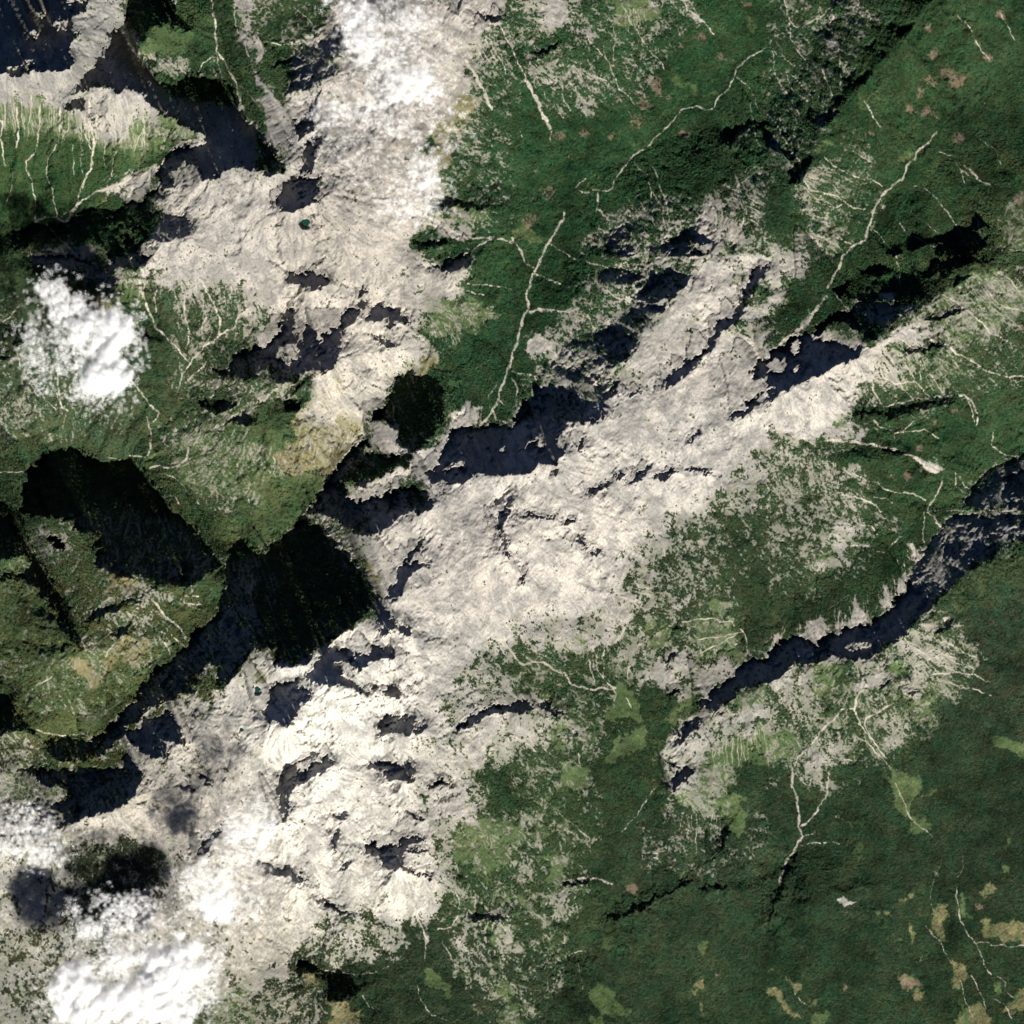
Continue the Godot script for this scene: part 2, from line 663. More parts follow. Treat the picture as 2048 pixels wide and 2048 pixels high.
func trace_rills() -> void:
	# avalanche chutes and rills: stones run straight down the slope from broken rock into the woods
	var r := RandomNumberGenerator.new()
	r.seed = 4242
	var h := _base
	var n := 0
	for k in 9000:
		if n > 1500:
			break
		var q := Vector2(r.randf() * 2048.0, r.randf() * 2048.0)
		var i := int((q.y + MARGIN) / SPAN * TN_) * TN_ + int((q.x + MARGIN) / SPAN * TN_)
		if _rs[i] < 0.2 or _rs[i] > 0.8:
			continue
		n += 1
		var p := PackedVector2Array([q])
		for step in r.randi_range(3, 12):
			var x := clampi(int((q.x + MARGIN) / SPAN * CN), 1, CN - 2)
			var y := clampi(int((q.y + MARGIN) / SPAN * CN), 1, CN - 2)
			var g := Vector2(h[y * CN + x + 1] - h[y * CN + x - 1], h[(y + 1) * CN + x] - h[(y - 1) * CN + x])
			if g.length() < 4.0:
				break
			q -= g.normalized() * 5.0 + Vector2(r.randf_range(-1.5, 1.5), r.randf_range(-1.5, 1.5))
			p.append(q)
		if p.size() > 2:
			line(r.randf_range(1.4, 4.2), p, r.randf_range(0.3, 0.8))


func colour_rows(chunk: int) -> void:
	var rs := _rs
	var rc := _rc
	var rw := _rw
	var sc := _sc
	var gt_ := _gt
	var tt := _tt
	var st := _st
	var mt := _mt
	var fl := _flow2
	var na := _na
	var nb := _nb
	var nc := _nc
	var nd := _nd
	var ne := _ne
	var gv := gravel
	var lut := _lut
	var r0: PackedFloat32Array = _rt[0]
	var r1: PackedFloat32Array = _rt[1]
	var r2: PackedFloat32Array = _rt[2]
	var f0: PackedFloat32Array = _ft[0]
	var f1: PackedFloat32Array = _ft[1]
	var f2: PackedFloat32Array = _ft[2]
	var first := TN_ * chunk / CHUNKS
	var last := TN_ * (chunk + 1) / CHUNKS
	var out := PackedByteArray()
	out.resize((last - first) * TN_ * 4)
	var o := 0
	for y in range(first, last):
		for x in TN_:
			var i := y * TN_ + x
			var t := (y >> 2) * 512 + (x >> 2)
			var fine := nb[i] / 255.0 - 0.5
			var mid := na[i] / 255.0 - 0.5
			var run := (fl[i] - 0.5) * 3.2
			var big := nc[i] / 255.0 - 0.5
			var crack := nd[i] / 255.0
			var wx := ne[i] / 255.0 - 0.5
			# outlines waver like the ground does
			var j := clampi(y + int(mid * 46.0 + fine * 9.0), 0, TN_ - 1) * TN_ + clampi(x + int(wx * 46.0 + fine * 9.0), 0, TN_ - 1)
			var m := clampi(y + int(mid * 16.0), 0, TN_ - 1) * TN_ + clampi(x + int(wx * 16.0), 0, TN_ - 1)
			# rock or plants
			var dens := rs[j] * 0.45 + rc[m] * 0.21 + rw[j] * 0.34
			dens = maxf(dens, sc[m] * 0.97)
			var edge_ := mid * 0.55 + run * 0.95 + fine * 0.62 + wx * 0.4 + (0.45 - crack) * 0.35
			var bare := clampf((dens - 0.5 - edge_ * 0.80) * 2.9 + 0.46, 0.0, 1.0)
			bare = maxf(bare, clampf(dens * 5.0 - 4.0, 0.0, 1.0) * clampf(1.05 + edge_ * -0.75, 0.0, 1.0))
			bare *= clampf((dens - 0.04) * 9.0, 0.0, 1.0)
			var patch := clampf(0.5 + (big * 0.9 + mid * 1.3 + wx * 1.1 + run * 0.5) * 1.5, 0.0, 1.0)
			var tone := (0.64 + 0.46 * patch) * (1.0 + fine * 0.42 + run * 0.22) - clampf(0.40 - crack, 0.0, 0.3) * 1.1
			var r := r0[t] * tone
			var g := r1[t] * tone * (1.02 - 0.035 * patch)
			var b := r2[t] * tone * (1.04 - 0.06 * patch)
			# thin turf and lichen on the rock
			var turf := clampf((0.93 - dens) * 1.6 + mid * 1.2 - wx * 0.8 - 0.25, 0.0, 0.42)
			r = lerpf(r, 0.092, turf)
			g = lerpf(g, 0.097, turf)
			b = lerpf(b, 0.056, turf)
			# plants
			var meadow := mt[m]
			var gd := gt_[j] + clampf(rw[j] * 1.1, 0.0, 0.3)
			var lush := clampf((gd - 0.5 - mid * 0.8 - fine * 0.6 - run * 0.35) * 3.2 + 0.5, 0.0, 1.0) * clampf(gd * 8.0, 0.0, 1.0)
			lush = maxf(lush, clampf(meadow * 2.6 - 1.0 - fine * 0.9 - mid * 0.9, 0.0, 1.0))
			var dry := clampf(tt[j] + big * 0.7 + fine * 0.3, 0.0, 1.0)
			var ft := 1.0 + fine * 0.9 + mid * 0.6 + big * 0.5 + run * 0.25
			var fr := f0[t] * ft * (1.0 + wx * 0.5 + big * 0.5)
			var fg := f1[t] * ft
			var fb := f2[t] * ft
			var gt := 1.0 + fine * 0.8 + mid * 0.9 + run * 0.35 + big * 0.5
			fr = lerpf(fr, lerpf(0.036, 0.088, dry) * gt, lush)
			fg = lerpf(fg, lerpf(0.056, 0.080, dry) * gt, lush)
			fb = lerpf(fb, lerpf(0.023, 0.042, dry) * gt, lush)
			var sd := st[m]
			var felled := clampf((sd - 0.42 - fine * 1.0 - mid * 0.8) * 4.0, 0.0, 0.85) * clampf(sd * 6.0 - 0.6, 0.0, 1.0)
			fr = lerpf(fr, 0.105 * gt, felled)
			fg = lerpf(fg, 0.078 * gt, felled)
			fb = lerpf(fb, 0.058 * gt, felled)
			r = lerpf(fr, r, bare)
			g = lerpf(fg, g, bare)
			b = lerpf(fb, b, bare)
			var bed := gv[i] * clampf(1.15 + fine * 1.8, 0.0, 1.0) * 0.95
			var bt := 1.0 + fine * 0.3
			r = lerpf(r, 0.27 * bt, bed)
			g = lerpf(g, 0.25 * bt, bed)
			b = lerpf(b, 0.212 * bt, bed)
			out[o] = lut[clampi(int(r * 4095.0), 0, 4095)]
			out[o + 1] = lut[clampi(int(g * 4095.0), 0, 4095)]
			out[o + 2] = lut[clampi(int(b * 4095.0), 0, 4095)]
			out[o + 3] = int(255.0 * (1.0 - bare) * (1.0 - lush) * (1.0 - felled) * (1.0 - bed))
			o += 4
	_rows[chunk] = out


# ---------------------------------------------------------------- terrain
func build_terrain() -> void:
	normals.resize(CN * CN)
	work(find_normals)
	var im := Image.create_from_data(TN_, TN_, false, Image.FORMAT_RGBA8, cover)
	im.convert(Image.FORMAT_RGB8)
	terrain_material = StandardMaterial3D.new()
	terrain_material.resource_name = "mountain ground"
	terrain_material.albedo_texture = ImageTexture.create_from_image(im)
	terrain_material.roughness = 1.0
	terrain_material.metallic_specular = 0.15
	terrain_material.texture_repeat = false
	var zone := PackedFloat32Array()
	zone.resize(CN * CN)
	for k in zones.size():
		fill(zone, k + 1.0, zones[k][2])
	var lists := []
	for k in zones.size() + 1:
		lists.append(PackedInt32Array())
	for y in CN - 1:
		for x in CN - 1:
			lists[int(zone[y * CN + x])].append(y * CN + x)
	var place := PackedInt32Array()
	place.resize(CN * CN)
	for k in lists.size():
		if lists[k].is_empty():
			continue
		var me := piece(lists[k], place)
		if k == 0:
			structure("terrain", me, "forested valleys and slopes around the pale limestone massif, filling most of the picture", "terrain")
		else:
			structure(zones[k - 1][0], me, zones[k - 1][1], zones[k - 1][0].replace("_", " "))
	build_surroundings()


func piece(cells: PackedInt32Array, place: PackedInt32Array) -> ArrayMesh:
	place.fill(-1)
	var v := PackedVector3Array()
	var uv := PackedVector2Array()
	var nn := PackedVector3Array()
	var idx := PackedInt32Array()
	idx.resize(cells.size() * 6)
	var cell := SPAN / CN
	var k := 0
	for c in cells:
		for i in [c, c + 1, c + CN, c + CN + 1]:
			if place[i] < 0:
				place[i] = v.size()
				var x: int = i % CN
				var y: int = i / CN
				v.append(world((x + 0.5) * cell - MARGIN, (y + 0.5) * cell - MARGIN, height[i]))
				uv.append(Vector2((x + 0.5) / CN, (y + 0.5) / CN))
				nn.append(normals[i])
		idx[k] = place[c]
		idx[k + 1] = place[c + 1]
		idx[k + 2] = place[c + CN]
		idx[k + 3] = place[c + 1]
		idx[k + 4] = place[c + CN + 1]
		idx[k + 5] = place[c + CN]
		k += 6
	var arr := []
	arr.resize(Mesh.ARRAY_MAX)
	arr[Mesh.ARRAY_VERTEX] = v
	arr[Mesh.ARRAY_NORMAL] = nn
	arr[Mesh.ARRAY_TEX_UV] = uv
	arr[Mesh.ARRAY_INDEX] = idx
	return mesh_of(arr, terrain_material)


func build_surroundings() -> void:
	# rolling wooded country beyond the surveyed sheet, out to the horizon
	var m := StandardMaterial3D.new()
	m.resource_name = "distant woods"
	m.albedo_color = Color(0.022, 0.040, 0.021).linear_to_srgb()
	m.roughness = 1.0
	var f := FastNoiseLite.new()
	f.seed = 8
	f.frequency = 1.0 / 9000.0
	var n := 96
	var half := 120000.0
	var inner := SPAN * UNIT / 2.0 - 20.0
	var st := SurfaceTool.new()
	st.begin(Mesh.PRIMITIVE_TRIANGLES)
	var at := []
	for k in n + 1:
		var u := (k - n / 2) / float(n / 2)
		at.append(signf(u) * (inner * minf(absf(u) * 2.0, 1.0) + (half - inner) * pow(maxf(absf(u) * 2.0 - 1.0, 0.0), 1.5)))
	for y in n:
		for x in n:
			if absf(at[x] + at[x + 1]) < 2.0 * inner - 1.0 and absf(at[y] + at[y + 1]) < 2.0 * inner - 1.0:
				continue
			var q := []
			for e in [[0, 0], [1, 0], [0, 1], [1, 1]]:
				var px: float = at[x + e[0]]
				var pz: float = at[y + e[1]]
				q.append(Vector3(px, 700.0 + 500.0 * f.get_noise_2d(px, pz), pz))
			for p in [q[0], q[1], q[2], q[1], q[3], q[2]]:
				st.add_vertex(p)
	st.generate_normals()
	var me := st.commit()
	me.surface_set_material(0, m)
	structure("terrain", me, "rolling wooded country beyond the edges of the picture", "terrain")


func find_normals(chunk: int) -> void:
	var h := height
	for y in range(CN * chunk / CHUNKS, CN * (chunk + 1) / CHUNKS):
		for x in CN:
			var xi := clampi(x, 1, CN - 2)
			var yi := clampi(y, 1, CN - 2)
			var j := yi * CN + xi
			normals[y * CN + x] = Vector3(h[j - 1] - h[j + 1], 4.0 * UNIT, h[j - CN] - h[j + CN]).normalized()


func mesh_of(arr: Array, m: Material) -> ArrayMesh:
	var me := ArrayMesh.new()
	me.add_surface_from_arrays(Mesh.PRIMITIVE_TRIANGLES, arr)
	me.surface_set_material(0, m)
	return me


func free_name(called: String) -> String:
	used[called] = used.get(called, -1) + 1
	return called if used[called] == 0 else "%s_%03d" % [called, used[called]]


func structure(called: String, me: Mesh, label: String, category: String) -> MeshInstance3D:
	var o := MeshInstance3D.new()
	o.name = free_name(called)
	o.mesh = me
	o.set_meta("kind", "structure")
	o.set_meta("label", label)
	o.set_meta("category", category)
	add_child(o, true)
	return o


# ---------------------------------------------------------------- torrents and lakes
var rivers := []


func RV(label: String, w: float, pieces: Array) -> void:
	var p := PackedVector2Array()
	for e in pieces:
		T(e[0], e[1])
		p.append_array(pts(e[2]))
	p = widen(p)
	line(w, p)
	rivers.append([label, w, p])


func survey_rivers() -> void:
	RV("pale gravel stream winding through the forest below the top edge, right of centre", 6, [[1024, 0, [1932,350,1850,390,1760,450,1700,510,1690,560,1650,620,1640,670,1560,720,1530,810,1470,820,1400,795,1300,810,1240,870,1180,950,1080,1030,1050,1080,980,1130,900,1180,870,1230,780,1340,760,1420,680,1440]]])
	RV("long pale torrent bed running south through the central forest valley to the black wall", 10, [[1024, 0, [390,1600,390,1650,330,1740,280,1830,250,1860,230,1932]], [1024, 512, [200,60,165,120,130,230,110,280,125,400,80,470,60,560,40,650,10,720,0,770]], [512, 512, [1890,900,1850,1000,1820,1110,1780,1180,1700,1280]]])
	RV("pale river bed in the forest valley near the upper right corner", 9, [[1536, 0, [1280,990,1210,1080,1130,1140,1110,1200,1060,1240,1020,1350,950,1390,870,1470,820,1540,800,1610,770,1690,740,1800,700,1830,640,1860,570,1932]], [1536, 512, [550,60,490,170,440,250]]])
	RV("pale stream at left, just north of the large black mountain shadow", 7, [[0, 512, [1100,1210,1130,1320,1130,1450,1090,1520,1020,1510,960,1500]]])
	RV("curved pale stream beside the small meadow at left", 7, [[0, 512, [1120,1600,1200,1580,1260,1600,1330,1590,1410,1520,1420,1440]]])
	RV("thin pale track entering from the left edge above the black shadow", 5, [[0, 512, [0,1640,80,1630,180,1630]]])
	RV("winding pale torrent below the bright plateau, ending at the central meadow", 8, [[1024, 1024, [0,1060,30,1110,90,1150,180,1130,240,1130,310,1190,400,1220,430,1280,500,1320,560,1330,620,1340,680,1325,720,1340,760,1330]]])
	RV("broad pale torrent dropping into the dark gully in the lower right forest", 10, [[1536, 1536, [190,0,180,120,210,200,235,330,235,430,260,520,220,600,150,700,120,780,90,880]]])
	RV("narrow pale valley road among tan clearings, lower right corner", 5, [[1536, 1536, [1430,900,1430,980,1460,1160,1510,1250,1600,1370,1640,1490,1690,1570]]])
	RV("pale stream in the forest basin at right, north of the long dark ridge", 7, [[1536, 512, [1330,1690,1300,1750,1270,1830,1220,1880,1210,1932]]])


func build_streams() -> void:
	for e in rivers:
		var p: PackedVector2Array = e[2]
		var v := PackedVector3Array()
		var nn := PackedVector3Array()
		var uv := PackedVector2Array()
		var idx := PackedInt32Array()
		for i in p.size() - 1:
			var n := maxi(1, int(p[i].distance_to(p[i + 1]) / 3.0))
			var side := (p[i + 1] - p[i]).orthogonal().normalized()
			for j in n:
				var c := p[i].lerp(p[i + 1], j / float(n))
				for k in 3:
					var q: Vector2 = c + side * (k - 1) * e[1] * 0.42
					v.append(world(q.x, q.y, ground(q.x, q.y) + 4.0))
					nn.append(Vector3.UP)
					uv.append((q + Vector2(MARGIN, MARGIN)) / SPAN)
		for i in v.size() / 3 - 1:
			for k in 2:
				var a := i * 3 + k
				idx.append_array([a, a + 1, a + 3, a + 1, a + 4, a + 3])
		var arr := []
		arr.resize(Mesh.ARRAY_MAX)
		arr[Mesh.ARRAY_VERTEX] = v
		arr[Mesh.ARRAY_NORMAL] = nn
		arr[Mesh.ARRAY_TEX_UV] = uv
		arr[Mesh.ARRAY_INDEX] = idx
		structure("stream_bed", mesh_of(arr, terrain_material), e[0], "stream")


var lakes := [[613.0, 448.0, 8.5, 8.0, "round dark green mountain lake on pale rock, below the top clouds"], [517.0, 1378.0, 5.5, 6.5, "tiny dark green tarn on pale rock, left of a black shadow"], [485.0, 1458.0, 4.0, 4.0, "very small dark tarn under the grey cloud shade, lower left"]]


func flatten_lakes() -> void:
	for l in lakes:
		var low := 1e9
		for pass_ in 2:
			for dy in range(-14, 15):
				for dx in range(-14, 15):
					var d: float = Vector2(dx / l[2], dy / l[3]).length()
					var i := int((l[1] + dy + MARGIN) / SPAN * CN) * CN + int((l[0] + dx + MARGIN) / SPAN * CN)
					if pass_ == 0 and d < 1.3:
						low = minf(low, height[i])
					elif pass_ == 1 and d < 1.45:
						height[i] = minf(height[i], low + maxf(0.0, d - 1.1) * 60.0 - 6.0)
		l.append(low)


func build_lakes() -> void:
	var m := StandardMaterial3D.new()
	m.resource_name = "lake water"
	m.albedo_color = Color(0.006, 0.028, 0.017).linear_to_srgb()
	m.roughness = 0.12
	for l in lakes:
		var v := PackedVector3Array([world(l[0], l[1], l[5])])
		var nn := PackedVector3Array([Vector3.UP])
		var idx := PackedInt32Array()
		for k in 24:
			var t := k * TAU / 24.0
			var r := 1.0 + 0.14 * sin(t * 3.0 + l[0]) + 0.08 * sin(t * 5.0 + l[1])
			v.append(world(l[0] + cos(t) * l[2] * r, l[1] + sin(t) * l[3] * r, l[5]))
			nn.append(Vector3.UP)
			idx.append_array([0, 1 + k, 1 + (k + 1) % 24])
		var arr := []
		arr.resize(Mesh.ARRAY_MAX)
		arr[Mesh.ARRAY_VERTEX] = v
		arr[Mesh.ARRAY_NORMAL] = nn
		arr[Mesh.ARRAY_INDEX] = idx
		structure("lake_water", mesh_of(arr, m), l[4], "lake")


# ---------------------------------------------------------------- forests
func tree_clump(number: int) -> ArrayMesh:
	# a knot of spruce crowns, about 45 m across: pointed tops, uneven heights, gaps between
	var r := RandomNumberGenerator.new()
	r.seed = number
	var st := SurfaceTool.new()
	st.begin(Mesh.PRIMITIVE_TRIANGLES)
	for k in 9:
		var c := Vector3.ZERO
		c = Vector3(r.randf_range(-23, 23), 0, r.randf_range(-23, 23))
		var w := r.randf_range(5.5, 9.5)
		var h := r.randf_range(16.0, 30.0)
		var turn := r.randf() * TAU
		var ring := []
		for j in 5:
			var t := turn + j * TAU / 5.0
			ring.append(c + Vector3(cos(t) * w * r.randf_range(0.75, 1.2), h * 0.28, sin(t) * w * r.randf_range(0.75, 1.2)))
		for j in 5:
			var a: Vector3 = ring[j]
			var b: Vector3 = ring[(j + 1) % 5]
			for q in [a, c + Vector3(0, h, 0), b, a, b, c]:
				st.add_vertex(q)
	st.generate_normals()
	return st.commit()


func build_forests() -> void:
	var zones := [
		[1130, 250, "deep green forest in the broad valley below the top edge, centre"],
		[1850, 260, "green mountain forest in the upper right corner"],
		[190, 860, "grey-green forest around the large bright cloud at left"],
		[120, 370, "dark green forest on the stream-scored slope at upper left"],
		[220, 1330, "olive green woods on the rounded mountain at the left edge"],
		[1640, 1090, "forest basin at right between the bright massif and the long dark ridge"],
		[1780, 1700, "wide dark spruce forest filling the lower right corner"],
		[1230, 1700, "forest with scattered meadows at bottom centre, south of the plateau"],
		[1950, 800, "forest on the lower slopes at the right edge, middle height"],
		[450, 980, "forest spur pointing down into the black gorge left of centre"]]
	var where := []
	for z in zones:
		where.append([])
	var r := RandomNumberGenerator.new()
	r.seed = 77
	var step := 3.6
	var n := int(SPAN / step)
	for y in n:
		for x in n:
			var px := (x + r.randf()) * step - MARGIN
			var py := (y + r.randf()) * step - MARGIN
			var tx := clampi(int((px + MARGIN) / SPAN * TN_), 0, TN_ - 1)
			var ty := clampi(int((py + MARGIN) / SPAN * TN_), 0, TN_ - 1)
			if cover[(ty * TN_ + tx) * 4 + 3] < 100 + int(r.randf() * 60.0):
				continue
			var best := 0
			var near := 1e12
			for k in zones.size():
				var d: float = (px - zones[k][0]) ** 2 + (py - zones[k][1]) ** 2
				if d < near:
					near = d
					best = k
			where[best].append(Vector2(px, py))
	var crown := StandardMaterial3D.new()
	crown.resource_name = "spruce crowns"
	crown.vertex_color_use_as_albedo = true
	crown.roughness = 1.0
	crown.metallic_specular = 0.1
	var clump := tree_clump(5)
	clump.surface_set_material(0, crown)
	var total := 0
	for k in zones.size():
		var list: Array = where[k]
		if list.is_empty():
			continue
		total += list.size()
		var mm := MultiMesh.new()
		mm.transform_format = MultiMesh.TRANSFORM_3D
		mm.use_colors = true
		mm.mesh = clump
		mm.instance_count = list.size()
		for i in list.size():
			var p: Vector2 = list[i]
			var s: float = r.randf_range(0.7, 1.15) * (0.55 + 0.45 * cover[(clampi(int((p.y + MARGIN) / SPAN * TN_), 0, TN_ - 1) * TN_ + clampi(int((p.x + MARGIN) / SPAN * TN_), 0, TN_ - 1)) * 4 + 3] / 255.0)
			mm.set_instance_transform(i, Transform3D(Basis(Vector3.UP, r.randf() * TAU).scaled(Vector3(s, s * r.randf_range(0.8, 1.2), s)), world(p.x, p.y, ground(p.x, p.y) - 3.0)))
			var t := clampi(int((p.y + MARGIN) / SPAN * 512), 0, 511) * 512 + clampi(int((p.x + MARGIN) / SPAN * 512), 0, 511)
			var hue: float = 1.0 + 0.9 * (_ne[(clampi(int((p.y + MARGIN) / SPAN * TN_), 0, TN_ - 1)) * TN_ + clampi(int((p.x + MARGIN) / SPAN * TN_), 0, TN_ - 1)] / 255.0 - 0.5)
			var at := clampi(int((p.y + MARGIN) / SPAN * TN_), 0, TN_ - 1) * TN_ + clampi(int((p.x + MARGIN) / SPAN * TN_), 0, TN_ - 1)
			var b: float = 2.3 * r.randf_range(0.5, 1.5) * (1.0 + 1.0 * (_nc[at] / 255.0 - 0.5) + 0.8 * (_na[at] / 255.0 - 0.5))
			mm.set_instance_color(i, Color(_ft[0][t] * b * hue * r.randf_range(0.85, 1.1), _ft[1][t] * b, _ft[2][t] * b))
		var o := MultiMeshInstance3D.new()
		o.name = free_name("forest")
		o.multimesh = mm
		o.set_meta("kind", "stuff")
		o.set_meta("label", zones[k][2])
		o.set_meta("category", "forest")
		add_child(o, true)
	print("tree clumps ", total)


# ---------------------------------------------------------------- clouds
var vapour := []
var drops := 0


func build_clouds() -> void:
	var m := StandardMaterial3D.new()
	m.resource_name = "cloud droplets"
	m.albedo_color = Color(0.93, 0.94, 0.95).linear_to_srgb()
	m.roughness = 1.0
	m.metallic_specular = 0.0
	# a breath of vapour: small droplets, closest together in the middle
	var r := RandomNumberGenerator.new()
	r.seed = 333
	for kind in 4:
		var st := SurfaceTool.new()
		st.begin(Mesh.PRIMITIVE_TRIANGLES)
		for k in 90:
			var c := Vector3(r.randfn(0.0, 19.0), r.randfn(0.0, 13.0), r.randfn(0.0, 19.0))
			var q := Basis(Vector3(r.randf() - 0.5, r.randf() - 0.5, r.randf() - 0.5).normalized(), r.randf() * TAU)
			var s := r.randf_range(1.2, 2.2)
			for side in 8:
				var x := q.x * s * (1 if side & 1 else -1)
				var y := q.y * s * (1 if side & 2 else -1)
				var z := q.z * s * (1 if side & 4 else -1)
				var even := [0, 3, 5, 6].has(side)
				for v in ([x, y, z] if even else [x, z, y]):
					st.add_vertex(c + v)
		st.generate_normals()
		var me := st.commit()
		me.surface_set_material(0, m)
		vapour.append(me)
	# x, y, half widths, thickness in metres, how many layers of droplets one looks through
	cloud("large bright white cloud over the forest near the left edge", 3000, 1, 26.0, [[205, 672, 48, 46, 350, 2.35], [213, 738, 44, 44, 450, 4.06], [240, 662, 26, 36, 300, 2.71], [112, 581, 28, 26, 150, 1.11], [143, 622, 30, 28, 200, 1.45], [201, 779, 42, 24, 150, 0.77], [160, 690, 40, 60, 150, 0.43]])
	cloud("thin see-through cloud veil beside the large white cloud at left", 2900, 2, 20.0, [[82, 680, 26, 42, 120, 0.42], [92, 750, 30, 38, 120, 0.29], [60, 700, 22, 30, 100, 0.21]])
	cloud("small wispy cloud cut by the top edge", 3500, 3, 18.0, [[706, 6, 48, 20, 120, 0.41], [760, 14, 40, 18, 100, 0.15]])
	cloud("bright streaky cloud over pale rock near the top edge", 3500, 4, 20.0, [[730, 76, 34, 48, 250, 1.19], [707, 46, 18, 26, 150, 0.45], [760, 110, 40, 30, 120, 0.26]])
	cloud("soft cloud patch right of the bright streaky cloud at top", 3500, 5, 20.0, [[825, 48, 42, 22, 150, 0.39], [788, 66, 44, 34, 120, 0.2], [850, 90, 50, 40, 100, 0.09]])
	cloud("bright white puff in the middle of the upper cloud bank", 3500, 6, 20.0, [[826, 183, 48, 28, 300, 1.39], [818, 150, 44, 26, 150, 0.33], [768, 150, 40, 34, 100, 0.19]])
	cloud("flat bluish cloud at the left end of the upper cloud bank", 3500, 7, 20.0, [[670, 238, 42, 22, 120, 0.43], [676, 205, 36, 18, 80, 0.09]])
	cloud("narrow bright cloud strip below the upper cloud bank's middle", 3500, 8, 18.0, [[752, 212, 38, 16, 120, 0.5], [800, 266, 26, 16, 100, 0.37], [770, 240, 50, 24, 80, 0.15]])
	cloud("grey translucent veil across the upper cloud bank", 3300, 9, 34.0, [[790, 280, 100, 60, 80, 0.08], [830, 120, 70, 80, 80, 0.06], [860, 240, 50, 60, 80, 0.07], [724, 358, 22, 18, 80, 0.2], [690, 310, 40, 30, 60, 0.06]])
	cloud("streaky cloud ending the upper bank over the rock edge", 3400, 10, 14.0, [[852, 342, 24, 36, 250, 0.68], [828, 398, 48, 46, 120, 0.34], [800, 430, 34, 22, 80, 0.2]])
	cloud("wispy cloud streaks at the left edge above the pale ridge", 3500, 11, 16.0, [[44, 1652, 46, 46, 120, 0.38], [95, 1705, 36, 20, 150, 0.72], [93, 1668, 30, 36, 120, 0.29], [13, 1694, 28, 14, 100, 0.58]])
	cloud("hazy cloud over pale rock in the lower left, right end", 3600, 12, 18.0, [[486, 1646, 26, 20, 200, 0.72], [486, 1686, 42, 32, 150, 0.43], [528, 1632, 24, 36, 150, 0.43], [505, 1660, 50, 50, 100, 0.19]])
	cloud("oval cloud over pale rock, below the hazy one", 3600, 13, 20.0, [[418, 1772, 42, 52, 250, 0.93], [444, 1800, 30, 30, 250, 1.99], [470, 1790, 50, 60, 100, 0.21]])
	cloud("small torn cloud in the lower left between darker woods", 3600, 14, 16.0, [[286, 1804, 40, 20, 150, 0.54], [246, 1830, 28, 26, 200, 0.9], [212, 1796, 20, 15, 100, 0.42], [270, 1850, 40, 30, 80, 0.24]])
	cloud("little white puff left of the torn cloud", 3600, 15, 14.0, [[184, 1852, 24, 18, 200, 1.42], [153, 1812, 13, 12, 100, 0.85]])
	cloud("biggest brilliant white cloud at the bottom left", 3700, 16, 24.0, [[354, 1926, 52, 54, 450, 4.27], [280, 1988, 58, 44, 450, 3.99], [358, 2000, 32, 44, 400, 3.32], [164, 1974, 44, 48, 450, 4.27], [172, 2034, 36, 22, 300, 2.47], [238, 1926, 48, 26, 200, 0.85], [412, 1946, 42, 52, 150, 0.47], [230, 1894, 26, 24, 100, 0.47], [220, 2000, 30, 30, 200, 1.14]])
	print("droplets ", drops)


func cloud(label: String, level: float, number: int, grain: float, lobes: Array) -> void:
	var r := RandomNumberGenerator.new()
	r.seed = 900 + number
	var f := FastNoiseLite.new()
	f.seed = 50 + number
	f.noise_type = FastNoiseLite.TYPE_SIMPLEX_SMOOTH
	f.frequency = 1.0 / (grain * 2.2)
	f.fractal_octaves = 5
	f.fractal_gain = 0.58
	var spots := []
	var all := lobes.duplicate()
	for l in lobes:
		all.append([l[0], l[1], l[2] * 1.5 + 8.0, l[3] * 1.5 + 8.0, l[4] * 0.5, 0.02 + l[5] * 0.05])
	for l in all:
		for k in int(l[5] * PI * l[2] * l[3] * 100.0 / 640.0 * 1.1):
			var t := r.randf() * TAU
			var q := sqrt(r.randf()) * 1.3
			var px: float = l[0] + cos(t) * q * l[2]
			var py: float = l[1] + sin(t) * q * l[3]
			# wisps lie along the wind, from south-west to north-east
			var a := (px + py) * 0.7
			var b := (px - py) * 0.7
			var body := 1.0 - q * q / 1.69 + f.get_noise_2d(a * 1.4, b * 0.7) * 1.35
			if r.randf() < smoothstep(-0.35, 1.0, body):
				spots.append(Vector3(px, level + l[4] * clampf(body, 0.1, 1.3) * (r.randf() - 0.35), py))
	var foot := world(lobes[0][0], lobes[0][1], level)
	var o := Node3D.new()
	o.name = free_name("cloud")
	o.position = foot
	o.set_meta("label", label)
	o.set_meta("category", "cloud")
	o.set_meta("group", "clouds over the mountains")
	add_child(o, true)
	for k in 2:
		puffs(o, ["wisps", "billows"][k], spots.slice(k * spots.size() / 2, (k + 1) * spots.size() / 2), foot, vapour[(number + k) % 4], r)


func puffs(o: Node3D, called: String, spots: Array, foot: Vector3, shape: Mesh, r: RandomNumberGenerator) -> void:
	drops += spots.size()
	var mm := MultiMesh.new()
	mm.transform_format = MultiMesh.TRANSFORM_3D
	mm.mesh = shape
	mm.instance_count = spots.size()
	for i in spots.size():
		var s := r.randf_range(0.6, 1.7)
		mm.set_instance_transform(i, Transform3D(Basis(Vector3(r.randf() - 0.5, r.randf() - 0.5, r.randf() - 0.5).normalized(), r.randf() * TAU).scaled(Vector3(s, s, s)), world(spots[i].x, spots[i].z, spots[i].y) - foot))
	var w := MultiMeshInstance3D.new()
	w.name = called
	w.multimesh = mm
	w.set_meta("kind", "stuff")
	o.add_child(w, true)


# ---------------------------------------------------------------- named pieces of the terrain
func Z(called: String, label: String, a: Array) -> void:
	var p := PackedVector2Array()
	for i in range(0, a.size(), 2):
		p.append(Vector2(a[i], a[i + 1]) * 1.06)
	zones.append([called, label, widen(p)])


